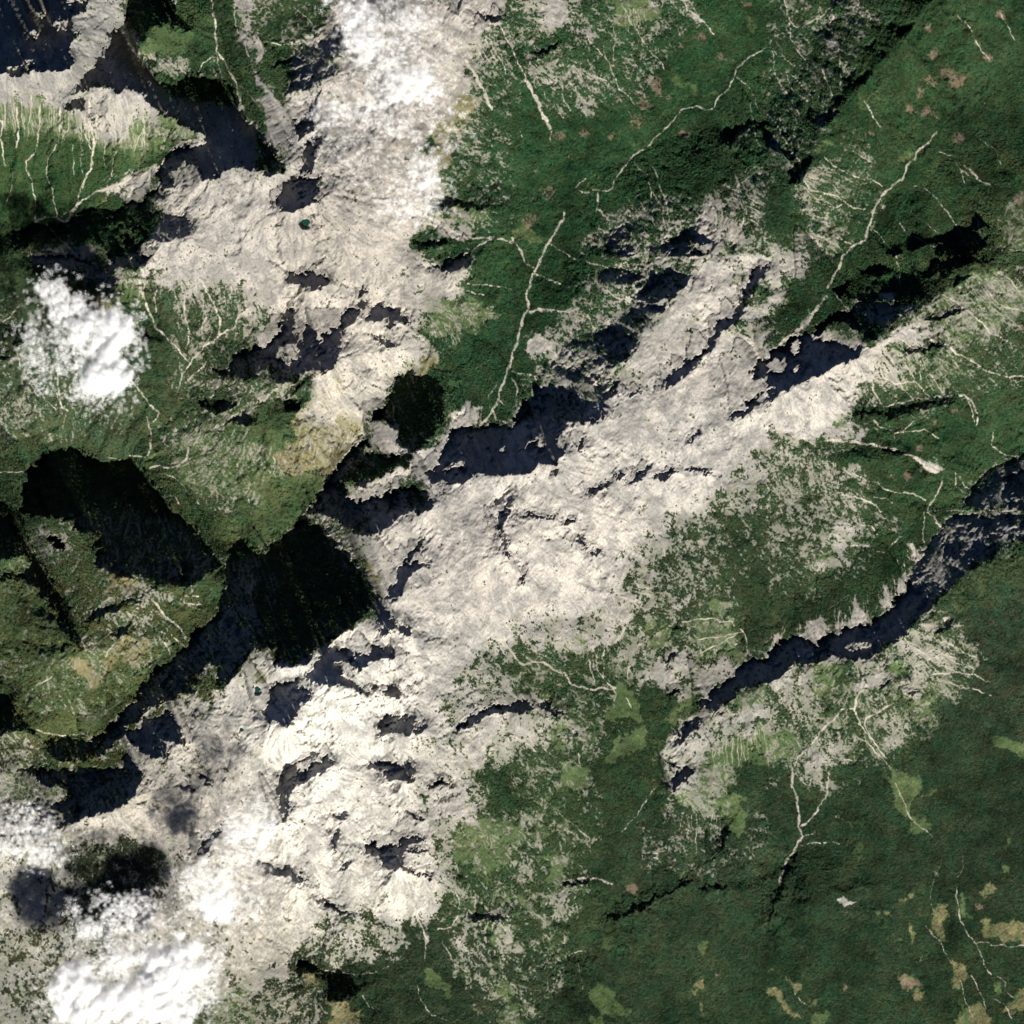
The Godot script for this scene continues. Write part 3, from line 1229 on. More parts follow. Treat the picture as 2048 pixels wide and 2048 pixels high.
func survey_zones() -> void:
	Z("limestone_plateau", "broad pale limestone plateau in the centre of the picture", [770,880,900,860,1000,830,1100,760,1250,690,1480,520,1560,480,1640,520,1560,620,1700,600,1640,760,1400,860,1230,960,1190,1100,1100,1180,900,1180,760,1200,720,1120,780,1000])
	Z("rock_slope", "brightest pale rock slope dotted with small black shadows, lower left of centre", [560,1290,760,1230,850,1300,800,1450,840,1700,700,1740,600,1720,480,1640,500,1500])
	Z("rock_massif", "grey and pale rock massif beneath the upper cloud bank", [300,300,420,320,620,0,900,0,880,180,830,400,850,480,780,600,720,540,520,560,270,520])
	Z("mountain_ridge", "long ridge with a dark shaded wall running up to the right edge", [1330,1330,1450,1210,1600,1170,1720,1060,1850,900,1932,860,1932,1010,1750,1160,1600,1240,1440,1290,1350,1340])
	Z("gorge", "deep black gorge left of centre between olive mountain and pale rock", [520,1000,600,980,740,1150,640,1230,520,1240,430,1300,380,1330,250,1400,100,1390,250,1380,410,1150,430,1040])
	Z("mountain", "rounded olive-green mountain with black shaded north side at the left edge", [0,940,150,850,290,900,420,1060,410,1150,250,1380,80,1380,0,1250])
	Z("cliff_face", "rugged blue-grey shaded cliffs between the central valley and the plateau", [820,890,850,820,1000,770,1090,640,1150,560,1260,470,1400,480,1250,690,1100,760,1000,830,900,860])
	Z("meadow", "tongue-shaped green meadow in the dark forest, lower right", [1678,1410,1710,1420,1745,1460,1740,1550,1700,1545,1680,1480])
	Z("meadow", "triangular green meadow below the plateau at the end of the winding torrent", [1153,1350,1180,1305,1215,1340,1232,1395,1160,1390])
	Z("meadow", "curved green meadow just below the triangular one", [1140,1420,1215,1375,1230,1400,1205,1455,1140,1475])
	Z("meadow", "elongated green meadow beside pale scrub, left of the forked torrent", [1385,1495,1420,1510,1428,1560,1405,1590,1390,1540])
	Z("meadow", "bright green meadow at the bottom edge, right of the pale gully", [1108,1890,1125,1855,1160,1900,1180,1930,1120,1932])
	Z("meadow", "tan clearing split by scattered trees near the lower right corner", [1670,1890,1740,1840,1765,1880,1760,1932,1650,1932])


# ---------------------------------------------------------------- survey data
# Outlines are read off in map tiles 512 photo units wide, in steps of 1/1932 of a tile.
func survey_north() -> void:
	T(0, 0)
	R(.85, [0,0,900,0,1050,100,1060,400,1200,640,1300,750,1830,800,1932,950,1932,1300,1680,1290,1500,1380,1330,1430,1200,1420,1240,1220,1390,1110,1540,1090,1340,910,1220,860,980,680,640,600,0,590])
	R(.96, [0,590,250,570,560,560,640,600,740,670,850,680,980,680,1100,740,1220,860,1150,900,1000,1000,850,1050,700,1030,600,900,480,830,330,790,200,800,0,800])
	R(.32, [0,800,330,790,480,830,600,900,700,1030,850,1050,1000,1000,1220,860,1340,910,1500,1000,1250,1150,1000,1150,450,1020,0,980])
	G(.75, [0,800,330,790,480,830,600,900,700,1030,850,1050,1000,1000,1220,860,1340,910,1500,1000,1250,1150,1000,1150,450,1020,0,980])
	G(.3, [0,980,450,1020,1000,1150,1250,1150,1000,1300,500,1150,200,1350,0,1350])
	R(.98, [740,1430,1050,1290,1220,1260,1330,1110,1450,1070,1540,1090,1480,1130,1390,1110,1240,1220,1190,1350,1060,1490,960,1520,850,1470])
	R(.93, [1200,1420,1330,1430,1500,1380,1680,1290,1932,1280,1932,1932,1050,1932,1080,1840,1250,1620,1180,1560])
	R(.6, [500,1830,700,1820,800,1870,820,1932,600,1932,100,1932])
	R(.85, [1770,0,1932,0,1932,620,1880,400,1800,250,1780,100])
	R(.75, [1130,430,1300,600,1430,560,1420,450,1250,430,1150,420])
	R(.9, [1270,0,1400,0,1340,120])
	R(.65, [1510,560,1630,410,1680,600])
	G(.6, [1060,370,1200,220,1340,220,1480,240,1400,420,1250,430,1130,420])
	R(.25, [940,0,1080,0,1060,280,1000,250,960,150])
	D(.5, [0,590,560,560,740,670,980,680,1220,860,1000,1300,500,1500,0,1500])
	S([0,0,480,0,520,60,700,40,640,130,590,180,600,250,640,290,560,330,540,420,600,500,560,560,420,580,300,575,250,570,200,610,120,600,0,590])
	L([250,270,330,260,320,300,270,310])
	L([290,120,350,120,330,150])
	L([430,190,520,170,530,260,470,250])
	L([560,150,640,130,650,300,590,280])
	L([110,535,200,545,190,570,120,560])
	L([220,470,270,480,250,560])
	S([850,240,960,150,970,0,1270,0,1340,130,1480,240,1420,260,1340,200,1250,200,1150,230,1050,370,1080,440,1180,600,1210,640,1240,580,1310,640,1380,580,1440,540,1500,560,1560,570,1680,610,1790,680,1800,800,1830,850,1880,920,1932,950,1932,1280,1860,1280,1680,1290,1660,1340,1520,1380,1500,1270,1400,1230,1300,1300,1290,1350,1330,1430,1200,1420,1200,1300,1240,1220,1300,1150,1400,1110,1480,1130,1540,1100,1540,1010,1440,990,1340,910,1220,860,1200,840,1090,730,980,680,890,730,850,680,740,670,640,700,580,720,620,640,700,550,800,400])
	S([540,780,650,770,660,820,560,850,490,830])
	P([0,1840,100,1750,250,1680,300,1690,440,1690,520,1670,560,1620,700,1560,830,1570,900,1580,940,1530,1060,1530,1100,1470,1200,1440,1240,1500,1180,1560,1250,1620,1320,1630,1420,1640,1500,1760,1400,1820,1250,1850,1150,1830,1080,1840,1050,1932,820,1932,800,1870,700,1820,500,1830,300,1800,200,1870,100,1932,0,1932])
	FAN(44, 0,760,1150,900, 0,1, 300, 3.0)
	FAN(18, 1080,430,1420,560, -.5,-.6, 90, 3.0)
	FAN(16, 800,1330,1230,1230, -.6,.6, 110, 3.0)
	FAN(20, 1100,1470,1450,1600, .1,1, 260, 3.0)
	W(8, [1555,0,1630,180,1635,280,1640,390,1700,470,1720,520,1800,660,1800,720,1830,810])
	W(4, [1650,400,1540,480,1500,550])
	W(3, [1640,410,1660,520,1680,600])
	W(5, [1770,0,1780,200,1850,330,1880,430,1932,560])
	W(4, [1810,660,1880,700,1932,790])
	W(9, [690,780,690,950,720,1050,705,1180,690,1270,620,1400,570,1560,530,1600,520,1660])
	W(6, [740,880,735,1050,705,1180])
	W(4, [620,970,690,1110,710,1170])
	W(4, [260,740,265,830,230,950])
	W(5, [325,810,300,1050,270,1170,200,1220,205,1280,240,1370,265,1540,260,1660])
	W(7, [150,830,155,1060,120,1130])
	W(5, [440,1100,375,1190,345,1310,390,1420,415,1570,425,1630])
	W(7, [470,830,465,960,500,1010])
	W(3, [800,1060,790,1180,795,1280])
	W(3, [880,960,930,1050,870,1170,840,1330])
	W(3, [560,1100,560,1320])
	W(3, [610,1200,630,1340])
	W(3, [100,1300,90,1400,40,1550])
	W(6, [0,880,40,930,20,1050,40,1250])
	W(4, [1100,960,1010,1150])
	W(8, [260,1670,330,1640,430,1640,480,1670,530,1660,540,1600,620,1510,720,1450,850,1410,1000,1350])
	W(4, [340,1670,380,1730,480,1830,530,1870])
	W(4, [520,1580,450,1640])
	W(6, [1000,1350,1190,1280,1300,1150,1380,1080,1480,1060])

	T(512, 0)
	R(.25, [1400,0,1932,0,1932,1700,1300,1800])
	R(.93, [700,0,1932,0,1850,150,1780,250,1700,330,1600,430,1560,500,1650,640,1600,700,1500,700,1480,850,1400,950,1280,1050,1200,1150,1350,1150,1400,1300,1380,1500,1300,1560,1450,1600,1300,1650,1500,1680,1450,1800,1250,1700,1150,1830,1200,1932,0,1932,0,1290,230,1330,230,1250,350,1150,300,1080,280,930,150,900,240,800,230,700,350,560,450,620,500,640,620,560,650,450,560,100,600,0])
	R(.7, [250,200,560,100,640,400,640,560,480,700,380,720,230,560,280,380])
	R(.97, [150,880,240,900,290,1000,360,1110,350,1330,240,1350,220,1250,100,1080,60,960])
	R(.93, [0,540,100,700,200,780,240,870,150,900,60,900,50,700,0,640])
	R(.9, [0,230,30,300,60,380,40,480,0,490])
	R(.25, [0,0,500,0,560,200,420,240,280,300,0,250])
	R(.5, [1600,430,1800,250,1932,350,1900,550,1750,600,1700,560])
	R(.55, [1330,1150,1470,1130,1600,1170,1850,1170,1640,1100,1480,1060,1400,990,1330,1000])
	R(.6, [1300,1650,1500,1600,1640,1640,1700,1700,1600,1800,1450,1700])
	R(.35, [1480,850,1600,800,1800,650,1932,700,1850,1000,1600,1000,1450,1000])
	TN(.75, [1480,650,1650,700,1700,780,1650,880,1550,950,1450,1100,1470,1250,1420,1400,1380,1250,1300,1050,1450,900])
	R(.95, [1470,1720,1560,1740,1600,1800,1560,1830,1480,1800])
	G(.55, [1340,1570,1500,1550,1780,1590,1700,1700,1550,1680])
	FAN(24, 1500,330,1800,260, .5,1, 240, 2.6)
	FAN(16, 1400,950,1480,1150, 1,.25, 260, 2.6)
	FAN(14, 230,560,450,640, -.2,1, 130, 2.6)
	W(13, [1590,470,1700,650,1750,760,1780,830])
	W(5, [1830,180,1932,370])
	W(4, [1840,430,1890,560])
	W(10, [1200,1690,1350,1700,1480,1740,1600,1800,1800,1790,1932,1830])
	W(7, [1800,1790,1640,1880,1560,1932])
	W(5, [60,320,180,340,300,340])
	W(4, [280,60,380,130,430,200])
	W(4, [0,480,40,450,60,380,0,250])
	S([0,960,60,1030,150,1170,215,1260,220,1310,130,1340,0,1290])
	P([340,320,440,380,490,320,560,300,600,180,680,230,660,420,560,480,620,580,500,640,460,680,370,700,290,700,230,740,240,500,90,520,280,420])
	S([300,940,440,780,500,680,460,800,440,900,430,1000,330,1060,300,1000])
	S([360,1110,480,1020,500,1080,450,1200,440,1290,350,1310])
	S([140,1540,200,1400,320,1330,440,1370,490,1330,460,1500,490,1540,420,1540,340,1590,230,1610])
	S([1390,1500,1500,1490,1600,1530,1780,1570,1700,1590,1500,1540,1340,1600])
	S([1180,1830,1440,1800,1470,1830,1350,1880,1240,1880])
	S([1520,50,1560,0,1550,90,1510,120])
	S([1680,100,1880,150,1800,170,1690,130])
	S([1550,1932,1640,1880,1600,1932])
	D(-.6, [1600,1050,1720,1000,1700,1080])
	D(-.5, [0,0,540,0,600,160,340,320,80,340,0,200])
	D(.3, [1560,450,1932,350,1932,1500,1480,1500,1480,900])

	T(1024, 0)
	R(.36, [500,1932,640,1650,900,1500,1250,1450,1500,1500,1650,1300,1932,1250,1932,1932])
	R(.2, [0,0,1500,0,1300,300,900,800,300,900,0,700])
	R(.6, [0,0,600,0,500,80,620,200,780,240,560,260,400,190,300,200,0,120])
	R(.97, [240,0,380,30,440,170,540,250,480,230,320,170,290,80])
	R(.8, [50,110,70,230,150,340,300,330,180,380,60,280])
	R(.5, [0,280,150,400,350,450,500,540,640,560,730,640,640,700,610,790,520,830,380,650,220,640,80,500])
	R(.55, [980,0,1250,0,1440,130,1480,180,1380,170,1250,60,1050,40])
	R(.6, [1080,190,1180,130,1220,200,1130,250,1020,330,980,290])
	R(.35, [860,300,980,320,1060,420,1000,580,900,560])
	G(.75, [720,0,1100,20,1120,120,980,220,850,200,740,140])
	FAN(34, 1370,1860,1740,1840, .12,-1, 300, 5.0)
	FAN(20, 1700,1420,1860,1660, -1,-.25, 120, 2.6)
	FAN(14, 380,480,640,560, .6,.8, 200, 2.6)
	FAN(14, 850,60,1000,60, .15,1, 260, 2.2)
	W(7, [1220,0,1330,70,1430,130,1530,250])
	R(.9, [1370,90,1440,130,1460,180,1380,150])
	W(6, [0,380,70,520,110,600])
	W(15, [100,600,150,680,200,780,240,880,300,980])
	W(5, [300,980,290,1060])
	W(5, [560,260,620,350,710,430,760,530,800,650,870,710,930,780])
	W(3, [690,340,710,430])
	W(4, [830,20,900,170,980,280,1030,370,1110,440,1160,520])
	W(3, [930,80,970,250])
	W(3, [760,180,780,250,770,400,755,500])
	W(6, [380,640,390,760,450,830])
	R(.7, [490,770,600,730,620,780,520,830])
	W(5, [640,580,720,600,730,640])
	W(3, [60,990,90,1080])
	W(3, [180,560,220,660,260,740])
	W(4, [1690,560,1740,610,1800,650,1840,750,1870,830,1932,860])
	W(4, [1800,780,1820,880,1850,1070,1910,1140])
	W(7, [500,1430,540,1450,620,1430,690,1440])
	W(9, [645,1450,650,1560,690,1620,740,1660])
	W(4, [640,1560,630,1610])
	W(5, [900,1180,960,1270])
	W(8, [960,1270,1040,1330])
	W(6, [1070,1250,1110,1370,1130,1450,1160,1490])
	W(5, [1030,1370,1060,1460,1050,1500])
	W(6, [1060,1450,1140,1560,1150,1700])
	W(5, [1150,1480,1190,1640])
	W(4, [950,1500,1030,1600,1080,1700])
	W(5, [560,1340,480,1410])
	W(5, [290,1840,340,1870,440,1932])
	W(9, [0,1790,80,1920])
	R(.6, [560,1780,640,1740,720,1800,740,1660,820,1680,830,1580,980,1540,1000,1620,900,1680,880,1800,1000,1850,1100,1932,560,1932])
	R(.55, [1080,1500,1180,1500,1220,1700,1180,1850,1300,1760,1350,1870,1500,1932,1000,1932,1080,1870])
	R(.93, [1350,1780,1450,1480,1470,1560,1490,1470,1520,1460,1530,1560,1580,1470,1590,1570,1530,1650,1500,1770,1600,1680,1640,1660,1600,1800,1650,1730,1690,1720,1750,1780,1720,1830,1640,1810,1590,1850,1540,1900,1450,1880,1380,1850])
	R(.5, [1620,1400,1700,1390,1800,1310,1932,1290,1932,1400,1800,1420,1850,1560,1830,1680,1750,1620,1690,1550])
	R(.4, [1640,1130,1720,930,1830,920,1820,1020,1720,1140])
	W(4, [1620,1400,1690,1420,1780,1340,1850,1310,1932,1300])
	for k in 7:
		W(4, [1700 + k * 8, 1440 + k * 33, 1790 + k * 6, 1470 + k * 34, 1870, 1500 + k * 35])
	SD([1090,640,80, 1060,580,40, 350,1010,50, 550,990,50, 470,1060,40, 760,1020,40, 1310,1000,45, 990,750,50, 960,700,40, 800,750,40, 1430,270,40, 1280,330,30, 1560,420,45, 1640,450,45, 960,920,60, 1040,800,40, 440,1180,25, 130,1660,60, 260,1450,60, 150,1500,30, 180,1300,25, 1770,20,35, 1180,730,30])
	GD([640,1360,50, 1260,640,60, 1330,650,45, 1510,690,40, 1850,160,40, 930,1110,40])
	G(.7, [0,1690,130,1690,200,1750,260,1830,200,1880,0,1790])
	D(-.45, [600,1300,1300,1000,1932,900,1932,1932,600,1700])
	D(.25, [0,0,1932,0,1932,300,1200,900,600,1300,0,1500])
	S([150,385,300,340,360,310,330,360,260,410,180,410])
	P([700,1800,870,1700,890,1800,930,1850,1080,1870,1180,1820,1300,1760,1350,1870,1500,1900,1450,1932,640,1932,700,1880])
	L([880,1810,1000,1840,1080,1932,940,1932])
	S([1600,1100,1700,950,1800,900,1820,930,1700,1010,1650,1090])

	T(1536, 0)
	R(.27, [0,0,900,0,600,700,200,1300,0,1400])
	R(.2, [200,1400,700,900,900,1500,700,1932,200,1932])
	G(.18, [200,1400,700,700,1100,1000,900,1500,700,1932,200,1932])
	D(-.45, [560,0,1250,0,900,300,560,720,330,950,200,1200,0,1100,0,800,300,500])
	D(-.95, [1250,0,1420,0,1000,330,700,650,420,980,330,1180,180,1400,150,1300,300,1150,330,950,560,720,800,450,950,250])
	D(.35, [1450,0,1932,0,1932,250,1300,1000,1000,1350,750,1800,500,1932,200,1800,180,1420,430,980,700,660,1000,340])
	D(-.4, [900,1500,1200,1400,1500,1350,1750,1400,1700,1700,1550,1750,1200,1850,900,1932,800,1700])
	D(-.35, [1250,1000,1932,350,1932,1150,1800,1400,1300,1350])
	S([170,1400,210,1230,340,1180,240,1360,170,1420])
	S([1260,1880,1350,1780,1480,1740,1580,1750,1600,1830,1680,1760,1640,1880,1500,1932,1260,1932])
	R(.55, [660,0,720,60,880,130,780,230,700,200,640,80])
	R(.5, [380,150,480,100,520,200,640,250,600,300,530,340,560,420,460,430,450,330,470,230])
	R(.35, [550,420,640,500,640,600,560,600])
	R(.3, [300,480,400,560,360,640,310,620])
	R(.45, [0,1130,150,1150,220,1230,160,1330,60,1280,0,1260])
	R(.3, [0,900,120,1000,180,1150,0,1130])
	R(.6, [0,0,50,0,50,60,0,40])
	R(.4, [180,1420,330,1220,440,1280,420,1400,300,1450,190,1550])
	R(.3, [1932,1350,1800,1500,1700,1750,1800,1932,1932,1932])
	R(.35, [200,1550,420,1500,560,1600,400,1700,240,1700])
	R(.4, [340,1560,420,1560,420,1680,350,1680])
	R(.7, [0,1850,80,1820,130,1932,0,1932])
	R(.55, [60,1932,200,1760,420,1760,500,1800,420,1932])
	G(.45, [620,800,680,700,830,640,870,760,740,830])
	G(.6, [340,1130,400,1050,480,1090,430,1150])
	G(.35, [1932,1350,1800,1500,1700,1750,1800,1932,1932,1932])
	G(.4, [1250,560,1450,480,1560,560,1440,700,1330,720])
	MD([1030,1130,1090,1150,1040,1210,1010,1190])
	FAN(18, 480,130,540,420, -1,.3, 90, 2.8)
	FAN(14, 660,60,840,120, .3,1, 110, 2.6)
	FAN(24, 220,1330,420,1250, 1,.35, 180, 2.4)
	FAN(20, 220,1560,420,1700, 1,.2, 170, 2.4)
	FAN(20, 0,930,230,1230, -.5,.9, 110, 2.2)
	W(6, [690,20,700,110,760,150,840,150])
	W(6, [490,60,500,170,490,290,540,370,550,560,555,690])
	W(5, [90,0,150,90,200,190,230,200,390,130,480,50,530,0])
	W(5, [160,160,180,240,175,290,250,400,310,490,300,540])
	W(4, [180,240,100,240,30,290,10,350])
	W(4, [40,370,60,560,130,680,210,800,240,880])
	W(5, [330,470,400,500,440,590,500,740])
	W(4, [50,380,130,440,210,490])
	W(5, [150,560,190,680,270,730])
	W(5, [180,550,280,660,350,750])
	W(6, [0,860,60,920,110,1020,180,1150,240,1220])
	W(6, [730,760,780,850,850,960])
	W(5, [420,1190,560,1290,690,1340])
	W(4, [640,1130,720,1190,820,1230])
	W(4, [740,1330,870,1400])
	W(6, [270,1370,330,1440,500,1470,600,1530,640,1570,740,1570])
	W(4, [490,1390,570,1490])
	W(4, [360,1520,500,1570,560,1540])
	W(5, [200,1770,300,1770,340,1800])
	W(6, [430,1760,520,1790,640,1840])
	W(9, [1490,1240,1560,1310,1620,1370,1690,1400])
	W(5, [1420,1200,1460,1280,1495,1380])
	W(5, [1460,1270,1520,1320])
	W(3, [1300,1140,1400,1170])
	W(5, [1080,1390,1220,1430,1340,1570,1420,1680,1460,1750])
	W(5, [980,1650,1050,1760,1150,1800,1260,1870])
	W(4, [800,1720,870,1800,960,1900,1000,1932])
	W(3, [1080,1590,1300,1760])
	W(5, [1590,1660,1610,1800])
	W(4, [1600,1040,1720,1120,1770,1240])
	W(4, [1430,120,1490,170,1550,240])
	W(5, [1560,300,1620,380,1680,450])
	W(4, [1760,100,1870,300])
	W(4, [1640,1880,1800,1890,1932,1870])
	SD([1760,100,50, 1350,540,60, 1250,620,50, 1140,700,50, 1070,820,40, 1180,840,60, 1270,870,40, 1430,600,60, 1580,330,40, 1660,430,40, 780,1010,25, 850,1080,30, 1450,1030,60, 1330,1000,30, 1900,1500,50, 1210,210,40, 1250,400,50, 1640,790,30])


func survey_upper_middle() -> void:
	T(0, 512)
	R(.2, [0,0,600,600,1100,1300,500,1400,0,1500])
	R(.3, [1300,300,1932,300,1932,1100,1250,1000])
	R(.9, [1060,100,1180,0,1932,0,1932,300,1800,260,1700,220,1560,260,1480,270,1400,310,1380,200,1270,200,1180,240,1050,200])
	R(.8, [200,0,600,0,760,100,800,120,850,0,1170,0,1060,100,950,90,820,130,900,210,840,270,750,240,620,160,480,130,330,140])
	R(.6, [840,130,1040,130,1050,250,1000,280,850,200])
	R(.5, [1270,200,1380,190,1400,420,1300,420])
	R(.45, [1400,300,1560,260,1700,230,1932,300,1932,480,1700,400,1500,420])
	R(.38, [0,1090,150,1040,280,1150,300,1260,110,1300,100,1420,0,1360])
	R(.55, [1470,1400,1700,1260,1932,1270,1932,1500,1750,1550,1600,1500])
	R(.55, [1550,950,1700,900,1850,960,1900,1040,1750,1030,1600,1040])
	R(.5, [1740,580,1932,480,1932,680,1820,620])
	R(.3, [1150,1250,1470,1150,1932,1050,1932,1932,1500,1900,1350,1650,1180,1400])
	R(.28, [100,620,250,600,350,900,250,960,120,800])
	TN(.85, [730,290,830,280,880,400,800,470,700,390])
	G(.5, [840,150,1040,130,1080,280,1060,420,880,350])
	G(.4, [0,60,330,60,480,130,330,170,150,250,0,150])
	G(.35, [1350,1380,1700,1150,1932,1100,1932,1800,1500,1800,1300,1650])
	GD([60,1530,30, 190,1570,50])
	MD([1040,1560,1100,1540,1190,1580,1150,1610,1070,1600])
	MD([1100,1500,1180,1460,1240,1480,1150,1560])
	G(.6, [1330,1670,1440,1680,1420,1730])
	FAN(26, 1050,180,1900,240, .05,1, 210, 2.8)
	FAN(26, 1300,1350,1900,1150, -.5,.75, 230, 2.4)
	FAN(12, 40,1050,300,1150, .3,1, 120, 2.2)
	W(9, [1060,200,1080,290,1130,430,1180,540,1250,610])
	W(7, [1250,610,1320,680,1430,810])
	W(6, [1190,250,1170,330,1180,430])
	W(6, [1390,360,1400,480,1430,570,1420,640,1400,700])
	W(8, [1500,150,1560,260,1630,390,1660,480,1660,570,1620,640,1540,680,1430,810])
	W(7, [1720,560,1660,590,1620,640])
	W(6, [1880,400,1800,450,1770,540,1720,560])
	W(5, [1560,460,1520,550,1525,620])
	W(6, [1430,810,1380,890,1350,970,1340,1030])
	W(5, [1560,800,1480,880,1390,950])
	W(8, [980,940,1050,1010,1100,1090,1200,1190])
	W(6, [1200,1190,1150,1250])
	W(4, [790,1520,890,1530])
	W(4, [1180,1630,1330,1680,1420,1790,1500,1880])
	W(6, [1180,1770,1250,1810,1310,1815,1350,1870])
	W(4, [120,700,170,880,250,960,320,1060,410,1160])
	W(6, [430,880,440,1060,460,1140,500,1170])
	W(6, [20,500,60,470,140,390])
	W(5, [230,520,330,480,420,450])
	W(4, [580,880,520,990,530,1040])
	W(4, [1340,1080,1500,1070,1600,1060,1640,980])
	W(4, [1640,1300,1740,1220,1800,1180])
	W(3, [980,490,1090,480])
	W(5, [1870,1200,1932,1130])
	D(-.7, [0,510,250,520,230,650,130,700,100,800,0,800])
	D(-.5, [0,0,600,0,760,240,400,160,0,100])
	D(.2, [0,900,900,1000,1100,1500,600,1420,100,1500,0,1500])
	D(.3, [1150,1300,1600,1100,1932,1100,1932,1932,1450,1932,1250,1750])
	S([200,0,600,0,760,100,800,120,850,0,1170,0,1060,100,950,90,820,130,900,210,840,270,750,240,620,160,480,130,330,140])
	S([150,1932,180,1700,190,1620,260,1560,330,1490,420,1450,520,1430,600,1460,700,1520,740,1550,830,1550,920,1510,1000,1540,1060,1600,1130,1700,1240,1800,1260,1850,1300,1932])
	S([0,1800,80,1870,120,1932,0,1932])
	S([1700,880,1760,760,1870,690,1932,680,1932,930,1850,940,1750,900,1640,900,1600,830])
	S([1480,1090,1600,1090,1720,1090,1770,1110,1740,1160,1640,1190,1540,1170])
	S([1700,1250,1830,1190,1932,1230,1932,1280,1800,1250])
	S([900,570,1040,560,1140,600,1230,640,1180,640,1040,590])

	T(512, 512)
	R(.94, [0,0,1250,0,1400,60,1620,0,1650,50,1560,200,1500,330,1380,250,1260,300,1280,430,1200,540,1340,700,1410,790,1370,830,1380,900,1180,860,1040,900,1030,1050,890,1200,870,1260,760,1330,640,1400,560,1450,300,1410,330,1240,420,1000,440,880,340,870,100,760,0,680])
	R(.6, [0,700,130,760,330,880,180,960,300,960,380,980,200,1090,0,1120])
	R(.5, [0,330,150,420,120,560,0,600])
	R(.42, [1260,300,1380,280,1500,330,1800,380,1780,470,1700,560,1560,590,1520,690,1440,650,1290,590,1280,430])
	R(.55, [640,1700,900,1500,1160,1480,1350,1280,1420,1240,1380,980,1180,860,1040,900,870,1260,650,1560,370,1932,1290,1932,1080,1740,820,1750])
	R(.93, [880,1260,980,1230,1050,1290,1080,1400,1150,1490,1080,1520,940,1490,900,1380])
	R(.9, [720,1830,830,1700,900,1680,1100,1590,1230,1650,1280,1720,1080,1740,950,1810,800,1840])
	R(.96, [1200,1480,1400,1400,1420,1290,1490,1300,1932,1290,1932,1932,1290,1932,1290,1800,1230,1650,1160,1560])
	R(.9, [1430,1290,1530,1210,1570,1090,1630,1080,1600,1200,1650,1110,1680,1250,1640,1290,1500,1310])
	R(.3, [0,1420,300,1410,560,1450,650,1540,560,1650,300,1650,0,1650])
	R(.1, [890,1240,990,1080,1050,900,1240,900,1400,1000,1410,1240,1250,1340,1150,1430,1080,1400,1050,1290])  # painted shade: dark plant colour replaces rock to blacken the shaded wall
	G(.6, [1260,300,1380,280,1500,330,1800,380,1780,470,1700,560,1560,590,1520,690,1440,650,1290,590,1280,430])
	TN(.72, [300,1250,870,1270,650,1560,560,1640,230,1640,150,1500,300,1400])
	R(.32, [300,1250,870,1270,740,1430,500,1430,300,1400])
	TN(.8, [420,1000,560,900,700,1000,760,1250,300,1280])
	R(.75, [420,1000,560,900,700,1000,760,1250,300,1280])
	TN(.8, [600,1080,700,1060,720,1150,650,1210,600,1130])
	TN(.95, [1280,650,1370,830,1380,900,1250,880,1170,860,1160,820,1300,850,1200,780,1290,740,1250,680])
	R(0.05, [1280,650,1370,830,1380,900,1250,880,1170,860,1160,820,1300,850,1200,780,1290,740,1250,680])
	G(.5, [100,1320,220,1250,300,1250,300,1450,200,1650,60,1600])
	G(.35, [0,1600,560,1650,370,1932,0,1932])
	FAN(18, 1440,1300,1700,1280, .12,-1, 190, 4.5)
	FAN(12, 1300,560,1540,600, .4,1, 110, 3.0)
	FAN(22, 330,1300,820,1330, -.3,1, 260, 2.4)
	W(5, [1590,210,1700,220,1780,220,1932,250])
	W(5, [1590,250,1650,290,1720,290])
	W(7, [1840,1100,1880,1130])
	W(8, [1790,1170,1820,1240,1900,1260])
	W(4, [1830,950,1760,1050,1760,1150])
	W(3, [1420,1090,1540,1085])
	W(5, [0,1120,60,1090,160,1000])
	W(5, [370,1932,480,1800,600,1590,720,1440,800,1370])
	D(.45, [300,1250,900,1200,1040,900,700,880,440,880,420,1000])
	D(.4, [370,1900,560,1640,800,1370,400,1400,0,1650,0,1932])
	D(-.25, [1300,600,1932,0,1932,1260,1430,1260])
	S([220,180,270,120,330,130,440,120,520,160,550,190,520,220,430,260,340,210,250,210])
	S([80,660,180,560,200,410,270,400,290,470,300,560,350,690,350,560,380,510,420,530,490,680,500,590,560,600,570,540,630,530,650,430,700,390,780,400,770,480,660,560,630,680,640,720,600,820,510,890,460,850,430,820,330,880,300,950,180,960,130,940,80,840,0,850,0,680,60,690])
	L([170,700,250,650,340,690,350,760,250,820,130,760])
	S([770,300,790,230,830,260,780,320])
	S([810,340,840,360,790,390,780,360])
	S([820,480,900,370,950,370,1010,410,1060,400,1120,450,1160,510,1070,490,1020,550,1000,510,1010,450,960,470,900,500])
	S([850,590,900,600,1080,690,980,680,920,670,950,650])
	S([870,1260,900,1180,980,1130,990,1060,1030,1040,1030,960,1050,900,1110,890,1180,860,1240,890,1300,890,1350,910,1380,980,1410,1000,1420,1240,1350,1280,1380,1330,1300,1360,1250,1440,1190,1480,1100,1440,1080,1400,1050,1290,980,1230])
	S([370,1932,450,1830,560,1660,650,1550,760,1420,840,1370,860,1400,800,1480,900,1500,960,1490,1060,1480,1170,1480,1160,1560,1060,1600,1000,1620,900,1680,820,1750,730,1700,640,1690,660,1740,700,1830,750,1860,900,1830,1000,1790,1080,1740,1200,1740,1290,1800,1350,1870,1280,1932])
	L([900,1440,1000,1430,1150,1490,1080,1520,940,1490])
	L([720,1830,830,1700,900,1680,1100,1590,1230,1650,1280,1720,1080,1740,950,1810,800,1840])
	S([1410,1500,1440,1400,1490,1310,1600,1290,1700,1300,1780,1260,1932,1290,1932,1640,1850,1660,1730,1640,1640,1640,1590,1690,1480,1730,1420,1690,1310,1700,1300,1640,1370,1580])
	L([1420,1580,1480,1550,1590,1560,1580,1590,1430,1620])
